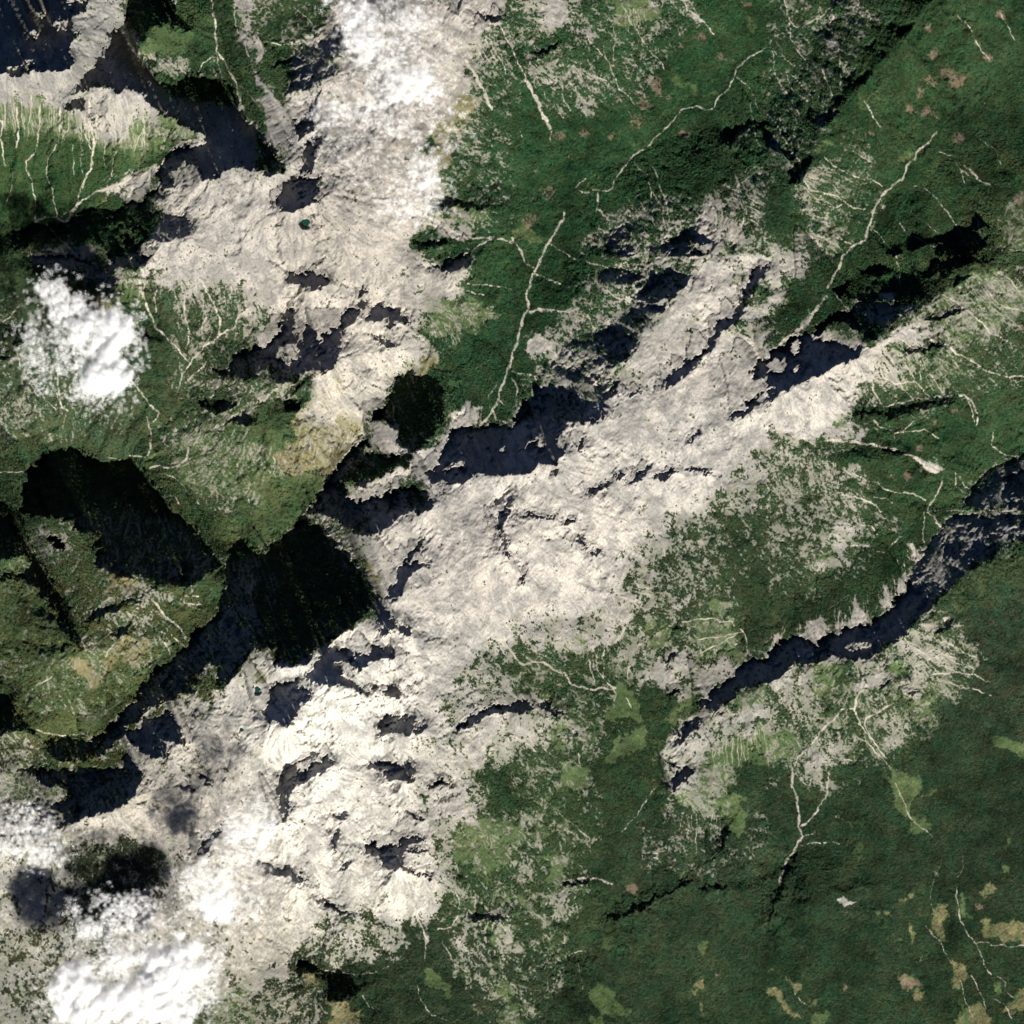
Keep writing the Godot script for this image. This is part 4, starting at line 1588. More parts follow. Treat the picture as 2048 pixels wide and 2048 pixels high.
	L([1810,1470,1890,1430,1870,1470])
	P([210,1190,200,1090,260,1060,330,960,420,900,430,950,400,1050,330,1180])
	L([300,1050,400,960,380,1060,320,1120])
	S([1390,100,1430,20,1540,0,1640,0,1600,90,1450,120])
	S([1270,60,1370,80,1380,100,1290,70])
	P([1800,1860,1850,1780,1932,1700,1932,1932,1830,1932])

	T(1024, 512)
	R(.5, [100,1250,220,600,400,380,640,120,1000,0,1600,0,1300,200,800,850])
	R(.6, [220,860,330,650,440,660,620,640,640,580,700,540,850,480,900,330,640,180,760,90,1000,50,1050,0,1600,0,1350,150,1190,330,1000,400,1000,560,880,700,780,850,800,1000,760,1060,540,1140,600,1260,450,1260,300,1330,0,1280,160,1130,200,900])
	R(.96, [850,330,1000,400,1140,430,1190,360,1350,150,1600,0,1932,0,1932,1932,0,1932,0,1650,320,1570,390,1480,380,1300,450,1270,600,1270,550,1150,760,1060,800,1000,800,850,850,820,1000,580,1120,480,1000,440])
	R(.9, [0,1260,450,1260,390,1490,320,1570,0,1650])
	R(.12, [1640,150,1720,70,1790,140,1700,230,1620,200])
	R(.15, [1440,250,1520,230,1500,290])
	R(.35, [1930,100,1850,200,1800,300,1740,400,1932,400])
	R(.4, [1550,610,1690,500,1932,440,1932,570,1800,620])
	R(.75, [1640,770,1850,700,1740,850,1620,820])
	R(.6, [1280,560,1420,450,1440,540,1250,720])
	R(.6, [1000,740,1080,680,1100,720,1040,790])
	R(.7, [820,1000,860,900,1000,920,1140,1000,960,1020])
	R(.5, [340,420,540,430,660,580,600,660,430,640,320,540])
	R(.3, [320,380,520,240,720,280,800,340,600,420])
	R(.97, [550,1150,740,1070,770,1150,650,1250])
	R(.97, [550,950,610,880,650,960,600,990])
	R(.93, [120,650,190,580,300,660,310,700,240,740,110,720])
	R(.95, [430,230,560,180,630,170,540,210])
	R(.6, [0,1050,150,1150,60,1230,0,1250])
	R(.55, [1400,1932,1500,1750,1700,1600,1932,1400,1932,1932])
	FAN(12, 310,600,300,740, -1,-.35, 190, 4.0)
	FAN(8, 200,900,190,1000, -1,-.2, 150, 3.5)
	FAN(16, 1200,1850,1450,1680, .5,.6, 130, 3.0)
	W(13, [140,430,200,400,320,420])
	W(6, [320,420,420,420,510,400])
	W(7, [530,420,590,470,610,540,670,570])
	W(7, [165,140,230,150,330,200,430,230])
	W(7, [430,0,560,40,660,70,750,100])
	W(6, [630,190,720,270,800,320,880,340])
	W(7, [80,0,110,60,165,90])
	W(6, [0,870,80,890,200,910])
	W(6, [0,920,40,1000,40,1070])
	W(5, [150,1000,170,1130])
	W(5, [320,740,380,790,400,850,330,900])
	W(4, [400,850,560,790,640,760,740,790])
	W(4, [200,910,420,890,500,870])
	W(6, [760,530,860,470,960,450])
	D(-.5, [220,860,440,660,640,580,850,480,900,330,640,180,1000,50,1350,150,1000,560,780,850,760,1060,600,1260,300,1330,0,1280])
	D(-.3, [250,0,900,0,640,180,330,420,130,230])
	D(.3, [1000,600,1900,0,1932,700,1150,1000,800,1000])
	D(.25, [400,1300,1932,1000,1932,1932,0,1932,0,1700])
	S([0,1270,100,1190,180,1170,300,1170,560,1170,640,1260,500,1250,380,1260,390,1340,300,1360,380,1460,390,1490,300,1580,200,1560,180,1610,0,1650])
	L([100,1420,200,1330,250,1400,240,1480,180,1400,90,1460])
	S([1000,300,1010,240,1160,180,1200,170,1350,140,1300,230,1200,320,1100,310])
	S([760,830,790,680,850,660,930,670,860,780])
	P([830,660,840,540,870,480,960,450,1030,480,960,540,950,620,870,660])
	P([1000,420,1190,370,1130,440,1040,450,870,460,880,400])
	P([660,160,760,90,940,110,920,200,800,220,720,200])
	P([430,670,620,660,650,590,800,560,820,640,760,700,640,760,600,690,500,710])
	P([440,830,700,790,760,800,600,830,520,870])
	P([180,1140,300,1020,480,1080,540,1150,330,1170,310,1100,200,1160])
	S([1150,1000,1160,920,1210,870,1270,860,1290,790,1380,770,1420,740,1470,680,1500,610,1530,580,1530,510,1600,470,1680,460,1710,400,1740,250,1800,180,1830,80,1870,60,1932,80,1932,120,1860,190,1830,280,1780,320,1720,460,1680,520,1600,550,1540,620,1480,720,1400,800,1340,870,1250,940,1200,970])
	S([1800,880,1840,800,1932,770,1932,910,1830,930])
	S([1640,1250,1680,1180,1760,1160,1780,1080,1850,1070,1880,1020,1870,1060,1840,1110,1800,1180,1720,1220])
	S([1060,1680,1110,1640,1210,1620,1230,1630,1140,1680])
	S([1230,1620,1400,1600,1520,1630,1470,1640,1380,1615])
	S([770,1660,800,1630,840,1650,800,1670])
	S([500,1470,510,1380,540,1360,520,1480])
	S([860,1740,900,1690,1030,1580,1040,1600,960,1690])
	S([560,1780,640,1740,760,1700,700,1740,600,1800])
	S([870,1050,930,1020,980,1020,900,1060])
	S([290,1660,310,1610,340,1630,310,1670])
	S([770,960,790,940,800,1020,780,1050])
	S([650,1220,680,1170,720,1170,700,1230])
	S([1310,1430,1400,1320,1420,1330,1340,1420])

	T(1536, 512)
	R(.22, [900,600,1300,200,1932,0,1932,900,1400,1100,900,1400])
	R(.88, [0,0,340,0,330,60,200,180,60,260,150,280,60,360,60,440,0,470])
	R(.6, [0,470,60,440,60,560,0,640])
	R(.95, [0,740,100,640,250,570,230,490,320,470,300,520,180,600,60,700])
	R(.95, [0,740,100,690,190,590,350,600,430,530,560,480,730,560,720,680,850,640,1000,530,1120,500,1220,500,1210,600,1230,640,1000,690,960,620,900,680,1000,760,900,920,860,1000,690,950,690,1100,550,1240,710,1260,720,1380,620,1400,430,1380,340,1420,200,1370,0,1340])
	R(.35, [400,590,430,500,560,470,720,520,720,650,600,640,480,620])
	R(.6, [650,360,960,360,1230,360,1100,450,980,480,900,560,760,500,480,430])
	R(.62, [850,700,1000,760,1130,960,1000,960,870,940,690,950,690,1000,800,1060,860,1130,700,1130])
	R(.35, [900,680,1230,660,1400,800,1200,900,1000,900])
	R(.43, [0,1340,340,1420,500,1500,520,1620,560,1800,560,1932,0,1932])
	R(.42, [1250,330,1320,280,1560,130,1800,90,1900,240,1932,360,1800,500,1700,620,1400,740,1230,640,1210,560,1300,500])
	R(.7, [1450,1900,1600,1690,1700,1600,1932,1400,1932,1932])
	R(.75, [530,1620,650,1570,760,1640,830,1700,780,1720,640,1680,560,1700,560,1800])
	R(.5, [560,1750,700,1780,860,1932,560,1932])
	R(.3, [700,1240,950,1230,1000,1310,860,1310])
	R(.93, [820,270,960,260,970,330,920,360,880,310])
	R(.9, [650,360,670,310,690,340])
	R(.9, [720,310,790,350,770,330])
	R(.92, [1100,1510,1240,1560,1330,1610,1280,1650,1220,1640,1180,1570])
	G(.45, [1250,330,1320,280,1560,130,1800,90,1900,240,1932,360,1800,500,1700,620,1400,740,1230,640,1210,560,1300,500])
	G(.3, [900,680,1400,750,1500,900,1300,1050,1000,960])
	MD([480,1240,550,1240,600,1290,520,1310])
	FAN(30, 560,860,1130,700, .45,1, 260, 3.0)
	FAN(18, 820,330,980,300, -.4,-1, 60, 3.5)
	FAN(24, 1250,340,1850,160, .7,.8, 220, 2.4)
	FAN(34, 0,1420,520,1560, .25,1, 300, 2.4)
	FAN(16, 560,1600,720,1740, 1,.4, 150, 3.0)
	W(12, [440,310,370,390,290,520,180,590,60,690])
	W(7, [500,280,550,340,570,380,620,410])
	W(7, [970,0,990,80,1000,200])
	W(4, [1010,0,1080,70,1150,120])
	W(7, [1210,610,1230,640,1370,680,1420,740,1530,780,1620,850,1720,890,1830,910,1932,890])
	W(6, [1320,290,1480,400,1600,490,1680,580,1810,640])
	W(5, [1730,120,1830,180,1890,260,1932,350])
	W(4, [1650,250,1740,370,1932,480])
	W(8, [870,1140,1000,1110,1110,1080,1220,1070,1330,1060,1420,1050,1490,1050,1550,1110,1590,1190,1580,1280])
	W(5, [1510,1070,1550,1190,1570,1260])
	W(5, [1100,940,1170,1010,1230,1070])
	W(5, [1000,970,1050,1040,1100,1090])
	W(7, [780,920,800,1030,860,1130])
	W(6, [830,830,870,920,960,965,1100,950])
	W(4, [1220,890,1300,1000,1330,1060])
	W(4, [1030,800,1100,930])
	W(4, [1140,870,1160,950])
	W(3, [1360,960,1370,1040])
	W(11, [430,1390,620,1400,750,1420,900,1450,1040,1490,1130,1530,1200,1600,1290,1630])
	W(5, [800,1240,850,1290,940,1330,1050,1330,1180,1310,1260,1350,1310,1390])
	W(4, [1100,1240,1050,1300,1000,1330])
	W(6, [140,1340,200,1370,270,1390,340,1420])
	W(7, [250,1180,265,1280])
	W(6, [1710,1330,1700,1420,1780,1490,1932,1570])
	W(6, [1420,1640,1430,1730,1480,1780,1560,1810])
	W(6, [1460,1660,1490,1740,1550,1770,1640,1830,1800,1850])
	W(6, [830,1700,870,1760,1000,1790,1100,1790,1200,1850])
	W(7, [560,1800,660,1820,780,1860,860,1932])
	W(4, [800,1820,900,1830,940,1870])
	W(4, [1210,1925,1500,1922,1932,1925])
	W(5, [980,620,1080,690,1160,670])
	W(4, [1570,1810,1620,1900,1760,1932])
	SD([1900,540,40, 1060,1650,40, 1150,1450,40, 1420,1180,40, 1270,1250,30, 940,1650,30])
	D(-.6, [480,250,700,150,1000,120,1400,100,1550,150,1250,330,960,330,700,330,540,300])
	D(.5, [0,1100,420,870,850,640,1120,500,1300,700,900,1000,600,1250,0,1340])
	D(.2, [1230,640,1932,300,1932,1400,1000,1500,900,1000])
	D(-.95, [1450,1900,1600,1690,1700,1600,1932,1400,1932,1932])
	S([0,740,100,690,190,590,300,590,350,640,440,630,520,650,620,690,710,700,660,770,560,800,420,880,280,930,130,1020,50,1050,0,1110,0,1010,50,1000,0,990,0,880,120,880,130,750,40,780,0,800])
	L([200,830,250,840,210,880,180,860])
	L([150,680,220,600,240,680,200,740])
	P([350,600,360,510,430,480,480,430,630,410,650,360,720,340,960,360,1000,330,1230,360,1100,450,980,480,900,560,850,640,720,660,730,580,640,540,560,480,430,530,400,590])
	S([690,120,800,60,980,90,900,140,760,160])
	S([1170,100,1250,30,1500,0,1750,20,1600,50,1300,120,1200,180,1150,120])
	S([990,270,1050,200,1250,300,1200,340,1000,330])
	S([880,1170,1000,1130,1250,1090,1430,1070,1380,1100,1100,1160,1080,1190,900,1220,820,1200,700,1200,600,1230,700,1160])
	S([1170,480,1300,450,1420,390,1440,410,1300,490])
	S([1000,710,1200,690,1250,650,1330,660,1200,710,1060,730])
	S([850,1450,1000,1470,1080,1510,950,1490])
	S([600,1450,700,1470,800,1510,720,1520])
	P([1560,1800,1640,1690,1760,1640,1860,1600,1932,1590,1932,1800,1800,1840,1700,1800,1620,1850])


func survey_lower_middle() -> void:
	T(0, 1024)
	R(.2, [0,0,1300,500,1300,1000,700,1600,200,1500,0,900])
	R(.35, [720,380,760,250,600,150,400,40,150,0,1330,0,1500,150,1700,390,1480,540,1160,570,1000,490,800,430])
	R(.65, [830,640,930,570,1000,600,1060,600,1140,570,1200,640,1100,680,1030,700,900,760,840,760,740,730])
	R(.5, [200,100,350,80,520,160,500,350,400,400,280,300])
	R(.6, [620,960,680,930,760,1000,720,1040,660,1050])
	R(.45, [1000,700,1150,640,1200,760,1130,870,900,950,830,950,980,820])
	R(.35, [1200,560,1500,600,1530,700,1400,720,1250,680])
	R(.88, [1932,1050,1932,1932,1240,1932,1290,1830,1230,1700,1390,1740,1350,1580,1500,1570,1600,1480,1640,1350,1750,1260])
	R(.55, [1700,400,1932,300,1932,990,1700,1290,1640,1250,1660,1150,1450,1350,1100,1490,960,1640,780,1820,450,1870,340,1780,700,1720,1040,1380,1300,1110,1640,780])
	R(.75, [1060,1500,1300,1420,1450,1380,1600,1400,1500,1560,1350,1600,1280,1500,1100,1540])
	R(.85, [1060,1640,1080,1540,1200,1550,1280,1500,1350,1580,1390,1740,1230,1700,1280,1830,1200,1932,930,1932,950,1640])
	R(.85, [780,1820,960,1700,960,1640,940,1800,850,1800])
	R(.7, [830,1560,900,1500,930,1530,850,1560])
	R(.4, [100,1640,330,1700,340,1932,0,1932,0,1700])
	R(.12, [0,330,200,310,500,800,640,1050,560,1100,0,1100])
	G(.32, [0,330,200,310,500,800,640,1050,1300,900,1300,1080,1000,1330,800,1550,500,1690,200,1560,130,1440,0,1100])
	TN(.85, [520,1100,700,1130,770,1260,740,1320,640,1240,530,1180])
	TN(.5, [770,1130,950,950,1130,950,1120,1120,900,1150,780,1250])
	TN(.55, [830,450,1000,490,1050,560,900,590,800,650])
	G(.5, [480,1650,800,1500,900,1440,720,1680])
	W(8, [1160,660,1220,750,1300,830,1370,880,1400,960])
	W(6, [1240,990,1290,1070])
	W(6, [1290,930,1400,1020])
	W(5, [1400,630,1500,640])
	W(5, [1390,690,1520,700])
	W(4, [1860,440,1900,520,1890,740])
	W(4, [1770,690,1670,820,1660,1000])
	W(5, [850,640,740,720,640,770])
	W(4, [560,780,600,690])
	W(6, [610,930,640,1000,665,1050])
	W(5, [860,1000,800,1090])
	W(6, [280,1640,400,1680,540,1690,680,1660])
	W(4, [400,1240,280,1310])
	D(.35, [640,1050,1300,900,1640,500,1640,780,1300,1100,1040,1380,720,1690,330,1690,130,1440,480,1100])
	D(-.35, [0,530,280,560,470,830,640,1050,400,1150,0,1130])
	D(-.7, [0,1140,60,1250,120,1320,130,1440,170,1560,320,1680,340,1740,200,1640,0,1690])
	S([720,380,760,250,690,280,760,170,600,150,550,60,400,40,150,0,1330,0,1400,60,1500,150,1640,350,1700,390,1560,460,1480,540,1330,570,1250,530,1160,570,1140,500,1050,460,1000,490,900,490,800,430])
	S([0,100,60,0,150,0,170,120,240,270,330,400,450,600,550,780,620,950,640,1040,560,970,470,830,330,640,280,560,150,500,0,530,0,500,170,460,210,400,200,310,100,350,0,380])
	S([1700,380,1710,260,1800,190,1900,260,1932,300,1932,990,1850,1120,1800,1200,1700,1290,1640,1340,1640,1250,1660,1150,1560,1150,1500,1250,1450,1350,1300,1400,1100,1490,1030,1600,960,1600,960,1640,860,1750,780,1820,720,1850,580,1870,450,1870,340,1780,330,1700,700,1720,720,1700,900,1560,930,1500,1040,1380,1070,1290,1160,1200,1300,1110,1400,1020,1440,920,1530,850,1640,780,1660,640,1700,520,1620,490])
	S([0,1300,100,1380,130,1480,250,1620,330,1700,200,1640,0,1690])
	S([1060,1640,1080,1540,1200,1550,1280,1500,1350,1580,1390,1740,1340,1740,1230,1700,1280,1830,1200,1850,1080,1800,1000,1740,950,1640])
	S([660,780,830,700,1020,640,1100,640,980,690,900,750,840,760,680,830,640,830])
	S([840,920,900,890,1000,830,960,900,880,940])
	S([930,1932,950,1800,1060,1932])
	S([340,180,460,200,500,280,420,270])

	T(512, 1024)
	R(.97, [0,0,1932,0,1932,1932,0,1932])
	R(.06, [0,0,360,0,250,130,120,200,60,300,0,300])
	R(.55, [350,30,760,0,940,160,820,170,850,500,700,300,550,120,400,100])
	R(.5, [0,300,120,200,220,220,200,1000,0,1040])
	R(.62, [1650,1100,1700,950,1932,1000,1932,1450,1700,1480,1450,1640,1400,1400])
	R(.72, [1200,1680,1480,1650,1932,1560,1932,1932,1190,1932])
	R(.45, [1700,1000,1932,1020,1932,1200,1800,1230,1620,1200])
	R(.85, [0,1300,100,1330,90,1660,200,1932,0,1932])
	R(.12, [220,150,380,40,500,110,680,310,900,620,930,760,740,860,560,990,420,1060,290,1150,160,1160,120,1000,0,1030,0,320])  # gorge floor coloured as dark woods to deepen its shadow, real cover unknown
	G(.4, [0,0,360,0,250,130,120,200,60,300,0,300])
	TN(.75, [800,340,900,360,960,480,980,620,920,640,860,520])
	R(.3, [800,340,900,360,960,480,980,620,920,640,860,520])
	TN(.7, [940,250,1020,230,1010,290])
	MDT([0,1200,80,1210,90,1290,0,1290])
	G(.4, [1200,1700,1932,1560,1932,1932,1190,1932])
	FAN(24, 1500,380,1900,420, .1,1, 260, 2.6)
	W(6, [1640,500,1740,600,1750,730,1690,790])
	W(5, [1520,380,1640,500])
	W(5, [1760,400,1740,600])
	W(5, [1560,660,1650,760])
	W(6, [1690,790,1780,890,1840,970,1932,1060])
	W(5, [1800,800,1850,880,1840,960])
	W(9, [80,1170,100,1290])
	W(5, [1600,1870,1400,1880,1250,1860])
	D(.55, [230,1700,480,1300,860,1360,1180,1450,1190,1900,200,1900])
	D(.35, [850,200,1260,150,1932,400,1932,950,1200,1300,1000,800])
	S([0,300,60,310,110,220,250,130,360,20,400,90,500,100,560,170,620,260,680,300,820,450,900,600,940,680,1030,780,1060,850,960,930,950,850,930,770,870,720,810,760,770,800,740,870,650,910,560,990,600,1030,720,1030,740,1080,830,1080,890,1010,1010,1010,1060,1050,1040,1090,930,1100,860,1130,800,1190,740,1150,700,1100,610,1120,650,1200,750,1280,860,1360,800,1370,730,1310,600,1290,520,1290,380,1240,420,1200,480,1100,470,1020,420,1060,400,1130,290,1160,160,1170,140,1120,160,1000,90,1010,0,1040])
	S([500,0,1110,0,1050,60,950,150,820,170,700,120,620,60])
	S([970,650,1060,520,1110,360,1160,300,1240,230,1260,150,1260,240,1200,310,1130,400,1250,370,1310,390,1200,440,1130,520,1090,620,1060,660,1030,700,1040,640])
	S([1060,860,1120,850,1190,910,1120,920])
	S([60,1510,100,1480,120,1350,160,1290,280,1270,310,1250,340,1310,420,1350,430,1400,330,1440,330,1500,270,1600,220,1610,180,1550,110,1590,90,1660,100,1560])
	S([950,1350,1010,1310,1060,1300,1100,1390,1040,1390])
	S([860,1320,900,1290,940,1320,930,1350])
	S([930,1680,940,1590,980,1520,1060,1540,1120,1560,1160,1510,1190,1520,1190,1650,1150,1680,1060,1650,990,1680])
	S([1470,1660,1540,1600,1640,1530,1740,1470,1850,1450,1932,1450,1932,1500,1770,1520,1640,1590,1560,1630])
	S([1190,1650,1240,1610,1300,1630,1220,1660])
	S([200,1932,250,1890,310,1900,320,1932])
	S([410,1932,420,1880,480,1890,520,1830,580,1860,600,1890,560,1932])
	S([310,1900,400,1820,490,1810,380,1860])
	S([860,1932,860,1880,960,1870,980,1890,1050,1870,1100,1890,1180,1910,1190,1932])
	S([1810,110,1830,20,1870,0,1900,10,1850,130,1880,200,1910,350,1830,170])

	T(1024, 1024)
	R(.22, [0,1000,900,1000,1000,1600,500,1932,0,1932])
	R(.27, [850,500,1700,500,1750,1100,900,1300])
	G(.18, [0,900,900,900,1700,700,1750,1100,900,1300,500,1932,0,1932])
	R(.97, [0,0,1000,0,1050,150,900,300,850,450,850,560,700,700,600,780,400,800,200,830,0,780])
	R(.68, [1000,0,1500,0,1550,100,1250,400,1100,500,950,400,900,330,1050,180])
	R(.42, [1250,100,1600,0,1750,0,1700,200,1500,500,1350,600,1150,600,950,600,900,470,1100,480])
	R(.2, [1600,0,1932,0,1932,400,1600,500,1500,500])
	R(.75, [590,760,770,610,930,600,1040,620,1000,680,930,770,860,860,830,930,740,1010,640,1060,560,1000,500,900])
	R(.62, [0,800,500,830,560,1000,400,1090,200,1080,0,1000])
	R(.55, [890,950,1000,900,1060,1050,1080,1100,900,1130,720,1120,750,1060])
	R(.65, [1000,700,1110,680,1120,760,1060,790])
	R(.75, [1160,760,1300,640,1400,560,1350,680,1200,800,1130,900])
	R(.85, [920,1240,1100,1120,1170,1060,1240,1010,1330,1000,1380,1060,1340,1180,1420,1210,1500,1160,1610,1060,1640,1130,1740,1130,1680,1260,1600,1270,1500,1340,1480,1420,1430,1390,1350,1280,1270,1240,1100,1340,1090,1260,960,1290])
	R(.6, [1100,1340,1280,1240,1430,1400,1300,1420,1180,1380])
	R(.85, [1110,1780,1280,1600,1400,1500,1420,1400,1480,1420,1560,1500,1700,1530,1932,1470,1932,1560,1700,1560,1560,1600,1480,1800,1380,1932,1100,1932])
	R(.6, [1480,1560,1700,1550,1932,1600,1932,1700,1650,1750,1480,1900])
	R(.92, [1740,1130,1932,1090,1932,1300,1740,1340,1560,1500,1480,1420,1500,1340,1680,1260])
	R(.7, [0,1540,150,1520,400,1560,500,1560,540,1680,440,1760,200,1830,0,1700])
	R(.85, [0,1380,140,1390,280,1420,420,1530,200,1500,0,1510])
	R(.5, [1700,1400,1932,1380,1932,1480,1720,1520])
	R(.9, [1710,1500,1800,1490,1932,1490,1932,1540,1760,1560])
	G(.75, [320,960,440,920,570,930,560,1020,450,1050,330,1030])
	G(.6, [1320,830,1500,810,1560,830,1650,830,1700,900,1740,1100,1640,1110,1480,1050,1350,1000,1400,930])
	G(.6, [1420,700,1600,660,1680,690,1640,760,1450,760])
	G(.6, [1380,1110,1480,1080,1490,1140,1380,1160])
	G(.5, [1100,1560,1300,1400,1400,1420,1350,1500,1200,1600])
	G(.5, [1620,1400,1932,1320,1932,1480,1700,1480])
	G(.55, [1480,1800,1932,1600,1932,1932,1480,1932])
	MD([740,1540,760,1400,800,1340,870,1310,920,1380,960,1480,1000,1590,900,1570,800,1560])
	MD([700,1850,780,1770,900,1690,1010,1600,1020,1680,980,1760,940,1810,820,1830,780,1890,700,1890])
	MD([290,1750,300,1640,360,1590,400,1600,370,1690,400,1780,310,1790])
	MD([1060,960,1180,890,1160,960,1100,1050,1070,1040])
	MD([1000,800,1030,780,1090,860,1050,900])
	FAN(22, 600,760,960,660, .5,1, 170, 3.2)
	FAN(22, 850,420,1000,640, 1,.35, 150, 2.8)
	FAN(16, 480,1010,760,1010, 0,1, 190, 2.6)
	FAN(18, 1500,1750,1900,1640, .1,1, 260, 2.4)
	W(6, [580,1110,600,1200,620,1280])
	W(5, [630,1110,650,1200,690,1260,760,1320])
	W(5, [690,1020,690,1150,690,1250])
	W(7, [740,1320,780,1330])
	W(5, [760,1330,790,1370,765,1430])
	W(4, [860,1400,900,1480])
	W(9, [850,870,820,940,750,1005])
	W(5, [650,770,760,810,850,870])
	W(5, [700,700,800,800,850,870])
	W(5, [720,880,820,900])
	W(5, [700,960,750,1005])
	W(5, [900,500,960,560,1040,580,1090,555])
	W(6, [770,700,770,620,900,600,1030,620,1040,640])
	W(5, [800,630,900,670,1000,680])
	W(5, [1280,830,1400,810,1510,800,1570,830,1650,820,1670,850])
	W(5, [1670,850,1740,900,1775,960,1770,1090])
	W(4, [1740,900,1600,940,1400,960])
	W(4, [1700,920,1560,1000,1420,1060])
	W(4, [1360,1190,1480,1180,1560,1190])
	W(4, [1360,1190,1440,1240,1540,1240])
	W(6, [0,1690,80,1720,180,1800])
	W(4, [870,1260,880,1180,920,1130])
	W(4, [500,1820,520,1932])
	D(.4, [0,0,1000,0,900,450,600,780,0,830])
	D(-.4, [1120,1780,1400,1500,1430,1560,1380,1700,1300,1900,1200,1932])
	D(.3, [1450,1500,1932,1350,1932,1932,1400,1932])
	S([1490,1400,1500,1330,1580,1290,1670,1260,1690,1190,1740,1140,1800,1110,1932,1110,1932,1290,1830,1310,1790,1300,1700,1340,1680,1400,1580,1450,1550,1500,1560,1530,1500,1490,1460,1470])
	S([1410,1470,1410,1420,1440,1400,1480,1430,1430,1470])
	S([1200,880,1250,860,1270,880,1210,890])
	S([0,1440,120,1430,160,1480,90,1500,0,1510])
	S([200,1450,290,1420,270,1470,380,1520,400,1540,300,1510])
	S([1260,1700,1300,1640,1400,1560,1420,1580,1340,1660,1290,1720])
	S([1160,1120,1200,1060,1230,1080,1180,1150])
	S([360,60,440,50,480,80,390,85])
	S([470,170,490,180,560,260,540,270])
	S([590,310,650,275,665,300,610,330])
	S([55,570,80,450,100,440,90,500])
	S([20,0,250,30,350,60,200,45])
	S([1160,1380,1240,1320,1260,1340,1200,1390])

	T(1536, 1024)
	R(.24, [0,1100,1300,750,1600,1100,1400,1500,900,1932,0,1932])
	G(.2, [0,1100,1300,750,1600,1100,1400,1500,900,1932,0,1932])
	R(.2, [300,0,1100,0,900,250,600,560,0,700,0,0])
	R(.42, [0,0,560,0,530,100,400,260,300,400,100,350,0,250])
	R(.8, [380,190,500,150,530,80,700,50,740,130,600,220,680,250,560,280,460,260])
	R(.65, [320,400,400,330,690,360,580,460,520,540,430,490])
	R(.5, [0,380,120,420,150,500,0,560])
	R(.6, [570,60,700,40,690,100])
	R(.5, [740,40,900,20,900,90,800,120])
	R(.88, [0,1280,0,1110,100,960,220,940,370,1030,420,920,640,860,740,860,950,720,1050,600,1280,680,1060,890,840,1060,560,1110,370,1130,200,1130])
	R(.78, [1050,600,1060,500,1130,380,1290,150,1390,20,1932,20,1932,200,1780,260,1500,460,1280,680])
	R(.93, [280,920,310,820,390,790,440,850,430,920,370,1010,300,970,220,920])
	R(.93, [570,860,640,740,650,600,690,720,770,810,740,850,640,860])
	R(.93, [850,720,870,560,900,570,920,640,950,670,940,720,870,740])
	R(.93, [970,640,1000,530,1040,420,1060,500,1050,590])
	R(.93, [1040,240,1100,240,1180,330,1130,390,1090,310])
	R(.93, [0,1080,50,930,100,910,60,980,20,1060])
	R(.9, [510,900,520,810,560,880,540,900])
	R(.9, [450,900,455,820,470,890])
	R(.65, [0,1290,180,1140,330,1170,330,1290,200,1350,0,1330])
	R(.55, [560,1120,840,1070,1060,900,1250,800,1360,790,1330,880,1240,920,1400,960,1500,1100,1400,1200,1200,1250,1100,1220,900,1260,750,1290,680,1260])
	R(.3, [1450,850,1620,1000,1600,1200,1450,1220])
	R(.9, [1230,930,1330,800,1370,800,1260,900])
	R(.8, [1390,830,1460,810,1500,870,1460,940,1390,890])
	R(.9, [640,1350,680,1270,760,1290,860,1160,920,1150,850,1230,900,1280,700,1340])
	R(.85, [920,1300,1040,1250,1100,1230,1200,1250,1160,1340,1090,1380,980,1340])
	R(.65, [1280,1280,1420,1370,1380,1450,1290,1400])
	R(.6, [100,1400,280,1320,400,1400,380,1540,250,1650,180,1580])
	R(.5, [0,1300,80,1320,100,1600,60,1932,0,1932])
	R(.65, [320,1750,440,1660,560,1690,580,1800,560,1870,400,1932,210,1932,250,1800])
	R(.6, [800,1580,900,1530,1040,1540,1070,1650,1010,1780,930,1800,850,1640])
	R(.55, [750,1380,900,1400,950,1450,830,1510,760,1500])
	G(.5, [320,350,420,300,500,380,380,480])
	G(.6, [340,1180,500,1090,560,1200,520,1330,400,1400,340,1300])
	MD([600,1460,650,1390,660,1480])
	MD([920,1220,960,1160,1050,1190,950,1260])
	G(.7, [980,1400,1060,1390,1200,1360,1280,1420,1250,1560,1170,1540,1120,1450])
	G(.55, [0,1650,150,1650,280,1750,200,1850,0,1880])
	MD([1690,1700,1800,1730,1932,1800,1932,1932,1880,1860,1760,1780])
	G(.5, [1640,450,1760,440,1780,500,1700,500])
	G(.3, [1400,600,1660,400,1800,280,1932,150,1932,500,1600,700,1400,750])
	FAN(16, 230,940,440,930, -.05,-1, 140, 5.0)
	FAN(22, 510,890,780,840, -.05,-1, 210, 5.0)
	FAN(12, 850,740,950,700, -.25,-1, 190, 5.0)
	FAN(10, 970,640,1060,560, -.25,-1, 190, 5.0)
	FAN(9, 1090,390,1180,320, -.5,-1, 150, 4.0)
	FAN(8, 0,1090,100,950, .4,-1, 130, 4.0)
	FAN(30, 1050,1000,1350,1180, 1,.35, 230, 2.6)
	FAN(14, 1150,1220,1350,1290, 1,.3, 260, 2.6)
	W(4, [980,360,1020,440])
	W(4, [820,300,900,300,980,200])
	W(3, [450,740,560,660,640,610])
	W(5, [1180,0,1190,80,1170,160,1190,240])
	W(8, [1210,0,1260,40,1280,90,1330,120])
	W(6, [620,260,740,250,800,290])
	W(6, [680,90,780,110,830,170])
	W(9, [720,1340,660,1400,655,1500,690,1600])
	W(7, [640,1480,560,1490,480,1580,400,1650])
	W(5, [690,1600,750,1670])
	W(6, [950,1440,830,1510,740,1560,725,1610,800,1740,900,1870])
